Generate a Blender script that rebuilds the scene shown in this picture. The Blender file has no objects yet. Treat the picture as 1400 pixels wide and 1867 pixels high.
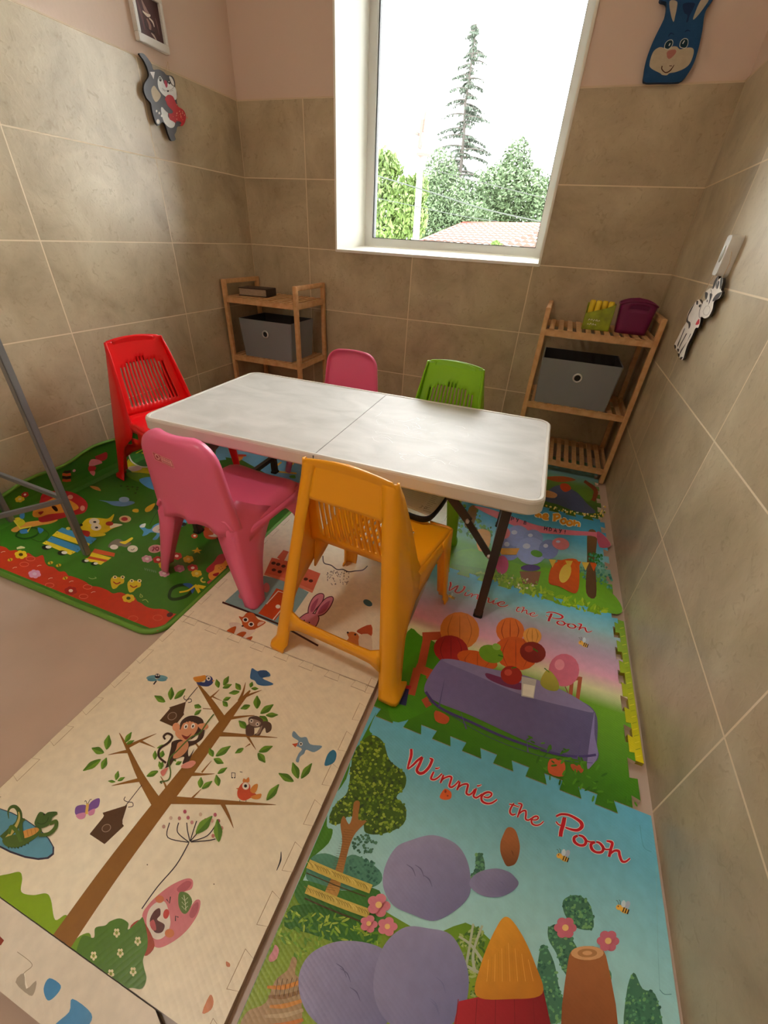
import bpy, bmesh, math, random
from mathutils import Vector, Matrix
from mathutils.geometry import tessellate_polygon
random.seed(7)
SC = bpy.context.scene
COL = SC.collection

# ------------------------------------------------------------------ camera, sky, exposure
CAM = Vector((1.7287, -2.3908, 0.9657)); F = 753.4469
pitch, yaw, roll = 0.5858, -0.3311, 0.0619
fwd = Vector((math.sin(yaw)*math.cos(pitch), math.cos(yaw)*math.cos(pitch), -math.sin(pitch)))
r0 = Vector((math.cos(yaw), -math.sin(yaw), 0)); u0 = r0.cross(fwd)
RT = r0*math.cos(roll)+u0*math.sin(roll); UP = -r0*math.sin(roll)+u0*math.cos(roll)
cam = bpy.data.objects.new('camera', bpy.data.cameras.new('camera')); COL.objects.link(cam)
m3 = Matrix((RT, UP, -fwd)).transposed()
cam.matrix_world = Matrix.Translation(CAM) @ m3.to_4x4()
cam.data.sensor_width = 36; cam.data.lens = F*36/1867; cam.data.clip_start = 0.02; cam.data.clip_end = 200
SC.camera = cam
SC.view_settings.view_transform = 'Standard'; SC.view_settings.look = 'None'
SC.view_settings.gamma = 1; SC.view_settings.use_curve_mapping = False
SC.view_settings.exposure = 1.12
W = bpy.data.worlds.new('overcast_sky'); SC.world = W; W.use_nodes = True
bg = W.node_tree.nodes['Background']; bg.inputs[0].default_value = (1.0, 1.0, 1.0, 1); bg.inputs[1].default_value = 7.5
SC.cycles.max_bounces = 8; SC.cycles.diffuse_bounces = 6; SC.cycles.sample_clamp_indirect = 6

RW, ZT, YN, ZC = 2.1657, 1.4939, -3.7, 2.65     # room width, tile top, near wall, ceiling
WX0, WX1, WZ0, WZ1, WD = 0.54, 1.606, 0.899, 2.25, 0.34  # window opening

def ray(px, py): return RT*((px-700)/F) - UP*((py-933.5)/F) + fwd
def atz(px, py, z):
    d = ray(px, py); return CAM + d*((z-CAM.z)/d.z)
def aty(px, py, y):
    d = ray(px, py); return CAM + d*((y-CAM.y)/d.y)
def atx(px, py, x):
    d = ray(px, py); return CAM + d*((x-CAM.x)/d.x)
def lin(c):
    if isinstance(c, str): c = tuple(int(c[i:i+2], 16)/255 for i in (0, 2, 4))
    return tuple(v/12.92 if v <= .04045 else ((v+.055)/1.055)**2.4 for v in c)+(1.0,)

# ------------------------------------------------------------------ materials
def mat(name, col, rough=.5, metal=0, spec=.5, bump=None, noise=None, sss=0, coat=0):
    m = bpy.data.materials.new(name); m.use_nodes = True; nt = m.node_tree
    b = nt.nodes['Principled BSDF']; c = lin(col)
    b.inputs['Base Color'].default_value = c; b.inputs['Roughness'].default_value = rough
    b.inputs['Metallic'].default_value = metal; b.inputs['Specular IOR Level'].default_value = spec
    b.inputs['Coat Weight'].default_value = coat
    if sss:
        b.inputs['Subsurface Weight'].default_value = sss; b.inputs['Subsurface Scale'].default_value = .01
        b.inputs['Subsurface Radius'].default_value = (1, .4, .2)
    tc = nt.nodes.new('ShaderNodeTexCoord')
    if noise:
        sc, amt, stretch = noise
        mp = nt.nodes.new('ShaderNodeMapping'); mp.inputs['Scale'].default_value = stretch
        n = nt.nodes.new('ShaderNodeTexNoise'); n.inputs['Scale'].default_value = sc; n.inputs['Detail'].default_value = 6
        nt.links.new(tc.outputs['Object'], mp.inputs[0]); nt.links.new(mp.outputs[0], n.inputs['Vector'])
        mx = nt.nodes.new('ShaderNodeMix'); mx.data_type = 'RGBA'
        mr = nt.nodes.new('ShaderNodeMapRange'); mr.inputs[1].default_value = .3; mr.inputs[2].default_value = .7
        nt.links.new(n.outputs[0], mr.inputs[0]); nt.links.new(mr.outputs[0], mx.inputs[0])
        mx.inputs[6].default_value = tuple(v*(1-amt) for v in c[:3])+(1,)
        mx.inputs[7].default_value = tuple(min(1, v*(1+amt)) for v in c[:3])+(1,)
        nt.links.new(mx.outputs[2], b.inputs['Base Color'])
    if bump:
        sc, st = bump
        n2 = nt.nodes.new('ShaderNodeTexNoise'); n2.inputs['Scale'].default_value = sc; n2.inputs['Detail'].default_value = 3
        bp = nt.nodes.new('ShaderNodeBump'); bp.inputs['Strength'].default_value = st; bp.inputs['Distance'].default_value = .002
        nt.links.new(tc.outputs['Object'], n2.inputs['Vector']); nt.links.new(n2.outputs[0], bp.inputs['Height'])
        nt.links.new(bp.outputs[0], b.inputs['Normal'])
    return m

def tile_mat(name, axis, off, tw=.604, th=.3):
    m = bpy.data.materials.new(name); m.use_nodes = True; nt = m.node_tree; L = nt.links; N = nt.nodes
    b = N['Principled BSDF']
    g = N.new('ShaderNodeNewGeometry'); s = N.new('ShaderNodeSeparateXYZ'); L.new(g.outputs['Position'], s.inputs[0])
    def M(op, a, bb=None):
        n = N.new('ShaderNodeMath'); n.operation = op
        for i, v in enumerate((a, bb)):
            if v is None: continue
            if isinstance(v, (int, float)): n.inputs[i].default_value = v
            else: L.new(v, n.inputs[i])
        return n.outputs[0]
    u = M('DIVIDE', M('SUBTRACT', s.outputs[axis], off), tw); v = M('DIVIDE', M('SUBTRACT', s.outputs[2], ZT), th)
    def dist(x, size):
        f = M('FRACT', M('ADD', x, 100.0)); return M('MULTIPLY', M('MINIMUM', f, M('SUBTRACT', 1.0, f)), size)
    d = M('MINIMUM', dist(u, tw), dist(v, th))
    gm = M('LESS_THAN', d, .0021)
    cv = N.new('ShaderNodeCombineXYZ'); L.new(M('FLOOR', u), cv.inputs[0]); L.new(M('FLOOR', v), cv.inputs[1])
    wn = N.new('ShaderNodeTexWhiteNoise'); L.new(cv.outputs[0], wn.inputs[0])
    off3 = N.new('ShaderNodeVectorMath'); off3.operation = 'MULTIPLY_ADD'
    L.new(wn.outputs['Color'], off3.inputs[0]); off3.inputs[1].default_value = (9, 9, 9); L.new(g.outputs['Position'], off3.inputs[2])
    n1 = N.new('ShaderNodeTexNoise'); n1.inputs['Scale'].default_value = 4.5; n1.inputs['Detail'].default_value = 9; n1.inputs['Roughness'].default_value = .62
    n1.inputs['Distortion'].default_value = .5; L.new(off3.outputs[0], n1.inputs['Vector'])
    cr = N.new('ShaderNodeValToRGB'); e = cr.color_ramp.elements
    e[0].position = .3; e[0].color = lin('a59579'); e[1].position = .72; e[1].color = lin('d0c2a4')
    x = e.new(.5); x.color = lin('bcac8e')
    L.new(n1.outputs[0], cr.inputs[0])
    n2 = N.new('ShaderNodeTexNoise'); n2.inputs['Scale'].default_value = 38; n2.inputs['Detail'].default_value = 4; n2.inputs['Distortion'].default_value = 1.6
    L.new(off3.outputs[0], n2.inputs['Vector'])
    mr = N.new('ShaderNodeMapRange'); mr.inputs[1].default_value = .58; mr.inputs[2].default_value = .72; mr.inputs[3].default_value = 0; mr.inputs[4].default_value = .34
    L.new(n2.outputs[0], mr.inputs[0])
    mx = N.new('ShaderNodeMix'); mx.data_type = 'RGBA'; L.new(mr.outputs[0], mx.inputs[0]); L.new(cr.outputs[0], mx.inputs[6]); mx.inputs[7].default_value = lin('8a7452')
    m2 = N.new('ShaderNodeMix'); m2.data_type = 'RGBA'; L.new(gm, m2.inputs[0]); L.new(mx.outputs[2], m2.inputs[6]); m2.inputs[7].default_value = lin('e8d8bc')
    L.new(m2.outputs[2], b.inputs['Base Color'])
    rr = M('ADD', M('MULTIPLY', gm, .4), .36); L.new(rr, b.inputs['Roughness'])
    bp = N.new('ShaderNodeBump'); bp.inputs['Strength'].default_value = .6; bp.inputs['Distance'].default_value = .0015
    h = M('SUBTRACT', M('MULTIPLY', n2.outputs[0], .45), gm); L.new(h, bp.inputs['Height']); L.new(bp.outputs[0], b.inputs['Normal'])
    return m

def print_mat(name, rough=.34, tex=None, spec=.5, gain=1.0):
    m = bpy.data.materials.new(name); m.use_nodes = True; nt = m.node_tree; N = nt.nodes; L = nt.links
    b = N['Principled BSDF']; a = N.new('ShaderNodeAttribute'); a.attribute_name = 'Col'
    b.inputs['Roughness'].default_value = rough; b.inputs['Specular IOR Level'].default_value = spec
    tc = N.new('ShaderNodeNewGeometry')
    n = N.new('ShaderNodeTexNoise'); n.inputs['Scale'].default_value = 60; n.inputs['Detail'].default_value = 5
    L.new(tc.outputs['Position'], n.inputs['Vector'])
    mr = N.new('ShaderNodeMapRange'); mr.inputs[3].default_value = .86*gain; mr.inputs[4].default_value = 1.1*gain; L.new(n.outputs[0], mr.inputs[0])
    mv = N.new('ShaderNodeVectorMath'); mv.operation = 'SCALE'; L.new(a.outputs['Color'], mv.inputs[0]); L.new(mr.outputs[0], mv.inputs['Scale'])
    L.new(mv.outputs[0], b.inputs['Base Color'])
    if tex:
        k, st, ang = tex
        mp = N.new('ShaderNodeMapping'); mp.inputs['Rotation'].default_value = (0, 0, ang); mp.inputs['Scale'].default_value = (k, k, k)
        L.new(tc.outputs['Position'], mp.inputs[0])
        vo = N.new('ShaderNodeTexVoronoi'); vo.inputs['Randomness'].default_value = .15; vo.inputs['Scale'].default_value = 1
        L.new(mp.outputs[0], vo.inputs['Vector'])
        bp = N.new('ShaderNodeBump'); bp.inputs['Strength'].default_value = st; bp.inputs['Distance'].default_value = .0012; bp.invert = True
        L.new(vo.outputs['Distance'], bp.inputs['Height']); L.new(bp.outputs[0], b.inputs['Normal'])
    return m

def wood_mat():
    m = bpy.data.materials.new('bamboo'); m.use_nodes = True; nt = m.node_tree; N = nt.nodes; L = nt.links
    b = N['Principled BSDF']; tc = N.new('ShaderNodeTexCoord'); mp = N.new('ShaderNodeMapping'); mp.inputs['Scale'].default_value = (30, 30, 30)
    n = N.new('ShaderNodeTexNoise'); n.inputs['Scale'].default_value = 1.4; n.inputs['Detail'].default_value = 5
    L.new(tc.outputs['Object'], mp.inputs[0]); L.new(mp.outputs[0], n.inputs['Vector'])
    cr = N.new('ShaderNodeValToRGB'); cr.color_ramp.elements[0].color = lin('cf9c68'); cr.color_ramp.elements[0].position = .3
    cr.color_ramp.elements[1].color = lin('e2b682'); cr.color_ramp.elements[1].position = .7
    L.new(n.outputs[0], cr.inputs[0]); L.new(cr.outputs[0], b.inputs['Base Color']); b.inputs['Roughness'].default_value = .42
    return m
def glass_mat():
    m = bpy.data.materials.new('window_glass'); m.use_nodes = True; nt = m.node_tree; N = nt.nodes; L = nt.links
    N.remove(N['Principled BSDF']); t = N.new('ShaderNodeBsdfTransparent'); g = N.new('ShaderNodeBsdfGlossy'); g.inputs['Roughness'].default_value = .02
    t.inputs[0].default_value = (.97, .985, .975, 1)
    fr = N.new('ShaderNodeFresnel'); fr.inputs[0].default_value = 1.3; mx = N.new('ShaderNodeMixShader')
    L.new(fr.outputs[0], mx.inputs[0]); L.new(t.outputs[0], mx.inputs[1]); L.new(g.outputs[0], mx.inputs[2]); L.new(mx.outputs[0], N['Material Output'].inputs[0])
    return m

M = dict(
 paint=mat('pink_beige_paint', 'dfcabb', .85, bump=(60, .25)), white=mat('white_plaster', 'eeece2', .7),
 pvc=mat('white_pvc', 'dfdfda', .35), gasket=mat('dark_gasket', '4a4c50', .6), glass=glass_mat(), ceil=mat('ceiling_paint', 'efe9e0', .9),
 floor=mat('floor_tile_beige', 'cfb9a8', .32, noise=(3, .1, (1, 1, 1)), bump=(20, .1)),
 tl=tile_mat('stone_tiles_left_wall', 1, -.6074), tr=tile_mat('stone_tiles_right_wall', 1, -.6189), tb=tile_mat('stone_tiles_back_wall', 0, .3713),
 edge=mat('tile_edge_trim', 'd9c4a8', .5), wood=wood_mat(),
 red=mat('red_plastic', 'f0141c', .3, sss=.0), yellow=mat('orange_yellow_plastic', 'ffb015', .33, sss=.0), green=mat('green_plastic', '86c010', .32),
 pink=mat('pink_plastic', 'f2709a', .34), pinkd=mat('moulded_label_red', 'a83848', .5), pinkl=mat('moulded_label_pale', 'efa0a8', .5),
 steel=mat('grey_painted_steel', '85878a', .35, metal=.5), brown=mat('dark_brown_steel', '4c4038', .4, metal=.3),
 dark=mat('black_rubber', '1b1a19', .7), chrome=mat('bright_metal', 'dcdcdc', .35, metal=.5),
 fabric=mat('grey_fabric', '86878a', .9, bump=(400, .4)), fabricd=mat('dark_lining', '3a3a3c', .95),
 purple=mat('plum_plastic', '74164c', .4), black=mat('black_webbing', '0d0d0d', .8),
 foil=mat('olive_green_wrapper', '93a01e', .35, noise=(30, .3, (1, 1, 1))), chalk=mat('yellow_foam_rolls', 'e9c92a', .6),
 leather=mat('dark_brown_cover', '3a2a24', .45, bump=(120, .5)), pages=mat('aged_paper', 'a9947c', .8, noise=(80, .2, (1, 1, 12))),
 string=mat('thin_string', 'cdb38f', .8), bark=mat('tree_bark', '37322e', .9, noise=(4, .3, (1, 1, .2))),
 leafl=mat('bright_leaves', '50662a', .6, noise=(1.2, .4, (1, 1, 1))), leafm=mat('green_leaves', '46583a', .6, noise=(.9, .4, (1, 1, 1))), leafd=mat('conifer_needles', '353f34', .7, noise=(1., .3, (1, 1, 1))),
 concrete=mat('pale_concrete', '605e58', .9), roof=mat('pale_terracotta_tiles', 'b4a69e', .7, noise=(2, .15, (1, 1, 1))), roofr=mat('red_ridge_tiles', '8c3a30', .6), roofd=mat('tile_gap_shade', '5f4a42', .8),
 wire=mat('cable_insulation', '262c25', .7), ground=mat('garden_ground', '4c5a34', .95, noise=(.5, .3, (1, 1, 1))), housew=mat('house_render', '9c948a', .9),
 pr=print_mat('printed_foam', .36, (170, .28, .4), gain=1.3), prc=print_mat('printed_cream_foam', .33, (125, .26, .5), gain=1.13), prs=print_mat('printed_soft_mat', .3, gain=1.2), prt=print_mat('painted_wood', .45, gain=1.15), prf=print_mat('painted_felt', .95, (260, .8, 0)),
)
# table top marble-like laminate
def table_mat():
    m = bpy.data.materials.new('white_scuffed_tabletop'); m.use_nodes = True; nt = m.node_tree; N = nt.nodes; L = nt.links
    b = N['Principled BSDF']; tc = N.new('ShaderNodeTexCoord'); mp = N.new('ShaderNodeMapping'); mp.inputs['Scale'].default_value = (2, 3.5, 1)
    n = N.new('ShaderNodeTexNoise'); n.inputs['Scale'].default_value = 3; n.inputs['Detail'].default_value = 9; n.inputs['Distortion'].default_value = .8
    L.new(tc.outputs['Object'], mp.inputs[0]); L.new(mp.outputs[0], n.inputs['Vector'])
    cr = N.new('ShaderNodeValToRGB'); cr.color_ramp.elements[0].color = lin('c4c4c0'); cr.color_ramp.elements[0].position = .32
    cr.color_ramp.elements[1].color = lin('dad9d6'); cr.color_ramp.elements[1].position = .68
    L.new(n.outputs[0], cr.inputs[0]); L.new(cr.outputs[0], b.inputs['Base Color']); b.inputs['Roughness'].default_value = .52
    n2 = N.new('ShaderNodeTexNoise'); n2.inputs['Scale'].default_value = 240; bp = N.new('ShaderNodeBump'); bp.inputs['Strength'].default_value = .25; bp.inputs['Distance'].default_value = .001
    L.new(tc.outputs['Object'], n2.inputs['Vector']); L.new(n2.outputs[0], bp.inputs['Height']); L.new(bp.outputs[0], b.inputs['Normal'])
    return m
M['ttop'] = table_mat(); M['tedge'] = mat('white_table_rim', 'dcd8d0', .45)

# ------------------------------------------------------------------ helpers
def link(name, bm, mats, parent=None, smooth=False, kind=None):
    me = bpy.data.meshes.new(name); bmesh.ops.recalc_face_normals(bm, faces=bm.faces)
    bm.to_mesh(me); bm.free()
    for m in (mats if isinstance(mats, (list, tuple)) else [mats]): me.materials.append(m)
    if smooth:
        for p in me.polygons: p.use_smooth = True
    o = bpy.data.objects.new(name, me); COL.objects.link(o)
    if parent: o.parent = parent
    if kind: o['kind'] = kind
    return o
def tag(o, label, cat, group=None, kind=None):
    o['label'] = label; o['category'] = cat
    if group: o['group'] = group
    if kind: o['kind'] = kind
    return o
def thing(name, label, cat, loc=(0, 0, 0), rz=0, group=None):
    o = bpy.data.objects.new(name, None); COL.objects.link(o); o.location = loc; o.rotation_euler = (0, 0, rz); o.empty_display_size = .1
    return tag(o, label, cat, group)
def box(bm, a, b, mi=0, bev=0):
    x0, y0, z0 = a; x1, y1, z1 = b
    v = [bm.verts.new(p) for p in ((x0, y0, z0), (x1, y0, z0), (x1, y1, z0), (x0, y1, z0), (x0, y0, z1), (x1, y0, z1), (x1, y1, z1), (x0, y1, z1))]
    fs = [bm.faces.new([v[i] for i in q]) for q in ((0, 3, 2, 1), (4, 5, 6, 7), (0, 1, 5, 4), (1, 2, 6, 5), (2, 3, 7, 6), (3, 0, 4, 7))]
    for f in fs: f.material_index = mi
    if bev:
        es = list({e for f in fs for e in f.edges}); r = bmesh.ops.bevel(bm, geom=es, offset=bev, segments=2, affect='EDGES')
        for f in r['faces']: f.material_index = mi
def bar(bm, p, q, w, h=None, up=Vector((0, 0, 1)), mi=0, bev=0):
    h = h or w; p = Vector(p); q = Vector(q); d = (q-p).normalized(); s = d.cross(up)
    if s.length < 1e-3: s = d.cross(Vector((0, 1, 0)))
    s.normalize(); t = s.cross(d).normalized()
    vs = [bm.verts.new(c + s*(a*w/2) + t*(b*h/2)) for c in (p, q) for a, b in ((-1, -1), (1, -1), (1, 1), (-1, 1))]
    fs = [bm.faces.new([vs[i] for i in f]) for f in ((0, 1, 2, 3), (7, 6, 5, 4), (0, 4, 5, 1), (1, 5, 6, 2), (2, 6, 7, 3), (3, 7, 4, 0))]
    for f in fs: f.material_index = mi
    if bev: bmesh.ops.bevel(bm, geom=list({e for f in fs for e in f.edges}), offset=bev, segments=2, affect='EDGES')
def tube(bm, pts, r, n=8, mi=0, cap=True):
    pts = [Vector(p) for p in pts]; rs = r if isinstance(r, (list, tuple)) else [r]*len(pts); rings = []
    for i, p in enumerate(pts):
        d = (pts[min(i+1, len(pts)-1)]-pts[max(i-1, 0)]).normalized(); s = d.orthogonal().normalized()
        if i and rings: s = (ps - d*ps.dot(d)).normalized()
        ps = s; t = d.cross(s)
        rings.append([bm.verts.new(p + (s*math.cos(a)+t*math.sin(a))*rs[i]) for a in [2*math.pi*k/n for k in range(n)]])
    for a, b in zip(rings, rings[1:]):
        for k in range(n):
            f = bm.faces.new((a[k], a[(k+1) % n], b[(k+1) % n], b[k])); f.material_index = mi
    if cap: bm.faces.new(rings[0][::-1]).material_index = mi; bm.faces.new(rings[-1]).material_index = mi
def solid(o, t, off=-1, bev=0):
    m = o.modifiers.new('thickness', 'SOLIDIFY'); m.thickness = t; m.offset = off
    if bev:
        b = o.modifiers.new('soft_edges', 'BEVEL'); b.width = bev; b.segments = 2; b.limit_method = 'ANGLE'; b.angle_limit = math.radians(50)
    return o
def grid(bm, pts, skip=None, mi=0):
    vs = [[bm.verts.new(p) for p in row] for row in pts]
    for j in range(len(vs)-1):
        for i in range(len(vs[0])-1):
            if skip and skip(i, j): continue
            bm.faces.new((vs[j][i], vs[j][i+1], vs[j+1][i+1], vs[j+1][i])).material_index = mi
    for row in vs:
        for v in row:
            if not v.link_faces: bm.verts.remove(v)
def T(ox, oy, s, l): return [(ox+l[i]/s, oy+l[i+1]/s) for i in range(0, len(l), 2)]
def catmull(pts, closed, n=6):
    m = len(pts); out = []
    if m < 3: return list(pts)
    for i in range(m if closed else m-1):
        g = (lambda k: pts[k % m]) if closed else (lambda k: pts[max(0, min(m-1, k))])
        p0, p1, p2, p3 = g(i-1), g(i), g(i+1), g(i+2)
        for k in range(n):
            t = k/n
            out.append(tuple(.5*(2*b+(c-a)*t+(2*a-5*b+4*c-d)*t*t+(3*b-a-3*c+d)*t**3) for a, b, c, d in zip(p0, p1, p2, p3)))
    if not closed: out.append(tuple(pts[-1]))
    return out

class Print:
    """flat coloured shapes lying on a surface, each a hair above the last"""
    def __init__(s, fn, nrm, ax, bounds=None, dz=.00012):
        s.fn = fn; s.n = Vector(nrm); s.ax = ax; s.bm = bmesh.new(); s.cl = s.bm.loops.layers.float_color.new('Col'); s.done = []; s.dz = dz; s.b = bounds; s.W = False
    def w(s, p):
        if s.W: return Vector(s.W(*p))
        return s.fn(*p)
    def face(s, ps, col, lvl):
        try: f = s.bm.faces.new([s.bm.verts.new(p + s.n*(s.dz*lvl)) for p in ps])
        except ValueError: return
        for l, c in zip(f.loops, col if isinstance(col, list) else [col]*len(ps)): l[s.cl] = c
    def level(s, ps):
        a, b = s.ax; bb = (min(p[a] for p in ps), max(p[a] for p in ps), min(p[b] for p in ps), max(p[b] for p in ps)); lv = 1
        for q, l in s.done:
            if bb[0] < q[1] and q[0] < bb[1] and bb[2] < q[3] and q[2] < bb[3]: lv = max(lv, l+1)
        s.done.append((bb, lv)); return lv
    def clip(s, ps):
        if not s.b: return ps
        a, b = s.ax; x0, x1, y0, y1 = s.b
        for i, lo, sg in ((a, x0, 1), (a, x1, -1), (b, y0, 1), (b, y1, -1)):
            out = []
            for k in range(len(ps)):
                p, q = ps[k], ps[(k+1) % len(ps)]; dp, dq = (p[i]-lo)*sg, (q[i]-lo)*sg
                if dp >= 0: out.append(p)
                if dp*dq < 0: out.append(p+(q-p)*(dp/(dp-dq)))
            ps = out
            if len(ps) < 3: return []
        return ps
    def poly(s, pts, col, smooth=True, n=5, grad=None):
        if smooth: pts = catmull(pts, True, n)
        ps = s.clip([s.w(p) for p in pts])
        if len(ps) < 3: return
        lv = s.level(ps); c = lin(col); a, b = s.ax
        bands = [ps]
        if getattr(s, 'creases', None) and min(p.x for p in ps) < s.creases[-1]:
            ob = s.b; bands = []; cx_ = [ob[0]]+list(s.creases)+[ob[1]]
            for u, v in zip(cx_, cx_[1:]):
                s.b = (u, v, ob[2], ob[3]); q = s.clip(ps)
                if len(q) >= 3: bands.append([s.snap(p) for p in q])
            s.b = ob
        c2 = lin(grad[0]) if grad else None
        def cc(p):
            if not grad: return c
            t = max(0, min(1, (p-grad[1]).dot(grad[2])/grad[2].length_squared)); return tuple(x*(1-t)+y*t for x, y in zip(c, c2))
        for ps in bands:
            fl = [Vector((p[a], p[b], 0)) for p in ps]
            for t in tessellate_polygon([fl]): s.face([ps[i] for i in t], [cc(ps[i]) for i in t], lv)
    def ell(s, cx, cy, rx, ry=None, col='000000', ang=0, n=18):
        ry = ry or rx; ca, sa = math.cos(math.radians(ang)), math.sin(math.radians(ang))
        s.poly([(cx+rx*math.cos(t)*ca-ry*math.sin(t)*sa, cy+rx*math.cos(t)*sa+ry*math.sin(t)*ca) for t in [2*math.pi*k/n for k in range(n)]], col, smooth=False)
    def stroke(s, pts, wd, col, smooth=True, closed=False, lvl=None, n=5):
        if smooth and len(pts) > 2: pts = catmull(pts, closed, n)
        if closed: pts = list(pts)+[pts[0]]
        k = len(pts); L = []; R = []
        for i, p in enumerate(pts):
            a, b = pts[max(0, i-1)], pts[min(k-1, i+1)]; dx, dy = b[0]-a[0], b[1]-a[1]; d = math.hypot(dx, dy) or 1
            if isinstance(wd, (list, tuple)):
                t = i/(k-1)*(len(wd)-1); j = min(int(t), len(wd)-2); h = (wd[j]+(wd[j+1]-wd[j])*(t-j))/2
            else: h = wd/2
            L.append((p[0]-dy/d*h, p[1]+dx/d*h)); R.append((p[0]+dy/d*h, p[1]-dx/d*h))
        wl = [s.w(p) for p in L]; wr = [s.w(p) for p in R]; lv = lvl or s.level(wl+wr); c = lin(col)
        for i in range(k-1):
            q = s.clip([wl[i], wl[i+1], wr[i+1], wr[i]])
            if len(q) >= 3: s.face(q, c, lv)
        return lv
    def build(s, name, m, parent=None):

        me = bpy.data.meshes.new(name)
        for f in s.bm.faces:
            f.normal_update()
            if f.normal.dot(s.n) < 0 and f.calc_area() > 0 and getattr(s, 'flat', True) and not f.tag: f.normal_flip()
        s.bm.to_mesh(me); s.bm.free(); me.materials.append(m)
        o = bpy.data.objects.new(name, me); COL.objects.link(o)
        if parent: o.parent = parent
        return o
    def slab(s, outline, z0, z1, top, side, cuts=0, axis=1):
        """a foam slab with its own coloured top; top is a colour or fn(x,y)->rgba"""
        bm = bmesh.new(); cl = bm.loops.layers.float_color.new('Col')
        f = bm.faces.new([bm.verts.new((x, y, z1)) for x, y in outline]); f.normal_update()
        if f.normal.z < 0: f.normal_flip()
        ys = [p[axis] for p in outline]
        for k in range(1, cuts):
            v = min(ys)+(max(ys)-min(ys))*k/cuts; co = [0, 0, 0]; co[axis] = v; no = [0, 0, 0]; no[axis] = 1
            bmesh.ops.bisect_plane(bm, geom=bm.verts[:]+bm.edges[:]+bm.faces[:], plane_co=co, plane_no=no)
        bmesh.ops.triangulate(bm, faces=bm.faces[:])
        fn = top if callable(top) else (lambda x, y, c=lin(top): c)
        for f in bm.faces:
            vs = [s.bm.verts.new(l.vert.co) for l in f.loops]; g = s.bm.faces.new(vs); g.tag = True
            for l in g.loops: l[s.cl] = fn(l.vert.co.x, l.vert.co.y)
        bm.free(); c = lin(side); n = len(outline)
        area = sum(outline[i][0]*outline[(i+1) % n][1]-outline[(i+1) % n][0]*outline[i][1] for i in range(n))
        o = outline if area > 0 else outline[::-1]
        for i in range(n):
            (a, b), (x, y) = o[i], o[(i+1) % n]
            g = s.bm.faces.new([s.bm.verts.new(p) for p in ((a, b, z0), (x, y, z0), (x, y, z1), (a, b, z1))]); g.tag = True
            for l in g.loops: l[s.cl] = c
    def cutout(s, pts, d0, d1, col, side, smooth=True, n=5):
        """a thick board cut to an outline, standing d0..d1 off its plane along the normal"""
        if smooth: pts = catmull(pts, True, n)
        ps = [s.w(p) for p in pts]; a, b = s.ax; fl = [Vector((p[a], p[b], 0)) for p in ps]; c, c2 = lin(col), lin(side)
        for t in tessellate_polygon([fl]):
            f = s.bm.faces.new([s.bm.verts.new(ps[i]) for i in t])
            for l in f.loops: l[s.cl] = c
        for i in range(len(ps)):
            p, q = ps[i], ps[(i+1) % len(ps)]
            f = s.bm.faces.new([s.bm.verts.new(v) for v in (p, q, q-s.n*(d1-d0), p-s.n*(d1-d0))]); f.tag = True
            for l in f.loops: l[s.cl] = c2

# ------------------------------------------------------------------ the room
def quadbox(name, a, b, m, kind='structure'):
    bm = bmesh.new(); box(bm, a, b); return link(name, bm, m, kind=kind)
quadbox('floor', (-.2, YN-.1, -.1), (RW+.2, 0, 0), M['floor'])
quadbox('ceiling', (-.2, YN-.1, ZC), (RW+.2, .5, ZC+.1), M['ceil'])
CL = .010   # the cladding stands this far out of the painted wall
bm = bmesh.new(); box(bm, (-.2, YN, 0), (0, .5, ZT), 0); box(bm, (-.2, YN, ZT), (-CL, .5, ZC), 1); box(bm, (-CL, YN, ZT-.0005), (0.001, 0, ZT+.004), 2)
link('wall_left', bm, [M['tl'], M['paint'], M['edge']], kind='structure')
bm = bmesh.new(); box(bm, (RW, YN, 0), (RW+.2, .5, ZT), 0); box(bm, (RW+CL, YN, ZT), (RW+.2, .5, ZC), 1); box(bm, (RW-.001, YN, ZT-.0005), (RW+CL, 0, ZT+.004), 2)
link('wall_right', bm, [M['tr'], M['paint'], M['edge']], kind='structure')
bm = bmesh.new()
t = WD+.08
for x0, x1, z0, z1 in ((0, WX0, 0, ZT), (WX1, RW, 0, ZT), (WX0, WX1, 0, WZ0-.012)): box(bm, (x0, 0, z0), (x1, t, z1), 0)
for x0, x1, z0, z1 in ((-.15, WX0, ZT, ZC), (WX1, RW+.15, ZT, ZC), (WX0, WX1, WZ1, ZC)): box(bm, (x0, CL, z0), (x1, t, z1), 1)
for x0, x1 in ((0, WX0), (WX1, RW)): box(bm, (x0, -.001, ZT-.0005), (x1, CL, ZT+.004), 2)
link('wall_back', bm, [M['tb'], M['paint'], M['edge']], kind='structure')
quadbox('wall_near', (-.2, YN-.1, 0), (RW+.2, YN, ZC), M['paint'])
# window: reveal lining, frame, gasket, pane
wn = bpy.data.objects.new('window_1', None); COL.objects.link(wn); wn['kind'] = 'structure'
sp = .022  # the left cheek is slightly splayed
bm = bmesh.new()
def qd(bm, *p, mi=0): bm.faces.new([bm.verts.new(v) for v in p]).material_index = mi
LX = WX0+sp; zb = WZ0+.018
def prism(bm, q, ext, mi=0):
    q = [Vector(p) for p in q]; e = Vector(ext); r = [p+e for p in q]; n = len(q)
    a = [bm.verts.new(p) for p in q]; b = [bm.verts.new(p) for p in r]
    bm.faces.new(a[::-1]).material_index = mi; bm.faces.new(b).material_index = mi
    for i in range(n): bm.faces.new((a[i], a[(i+1) % n], b[(i+1) % n], b[i])).material_index = mi
prism(bm, [(WX0-.004, -.003, WZ0-.01), (WX0+.006, -.003, WZ0-.01), (LX, WD, WZ0-.01), (WX0-.004, WD, WZ0-.01)], (0, 0, WZ1-WZ0+.02))
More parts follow.
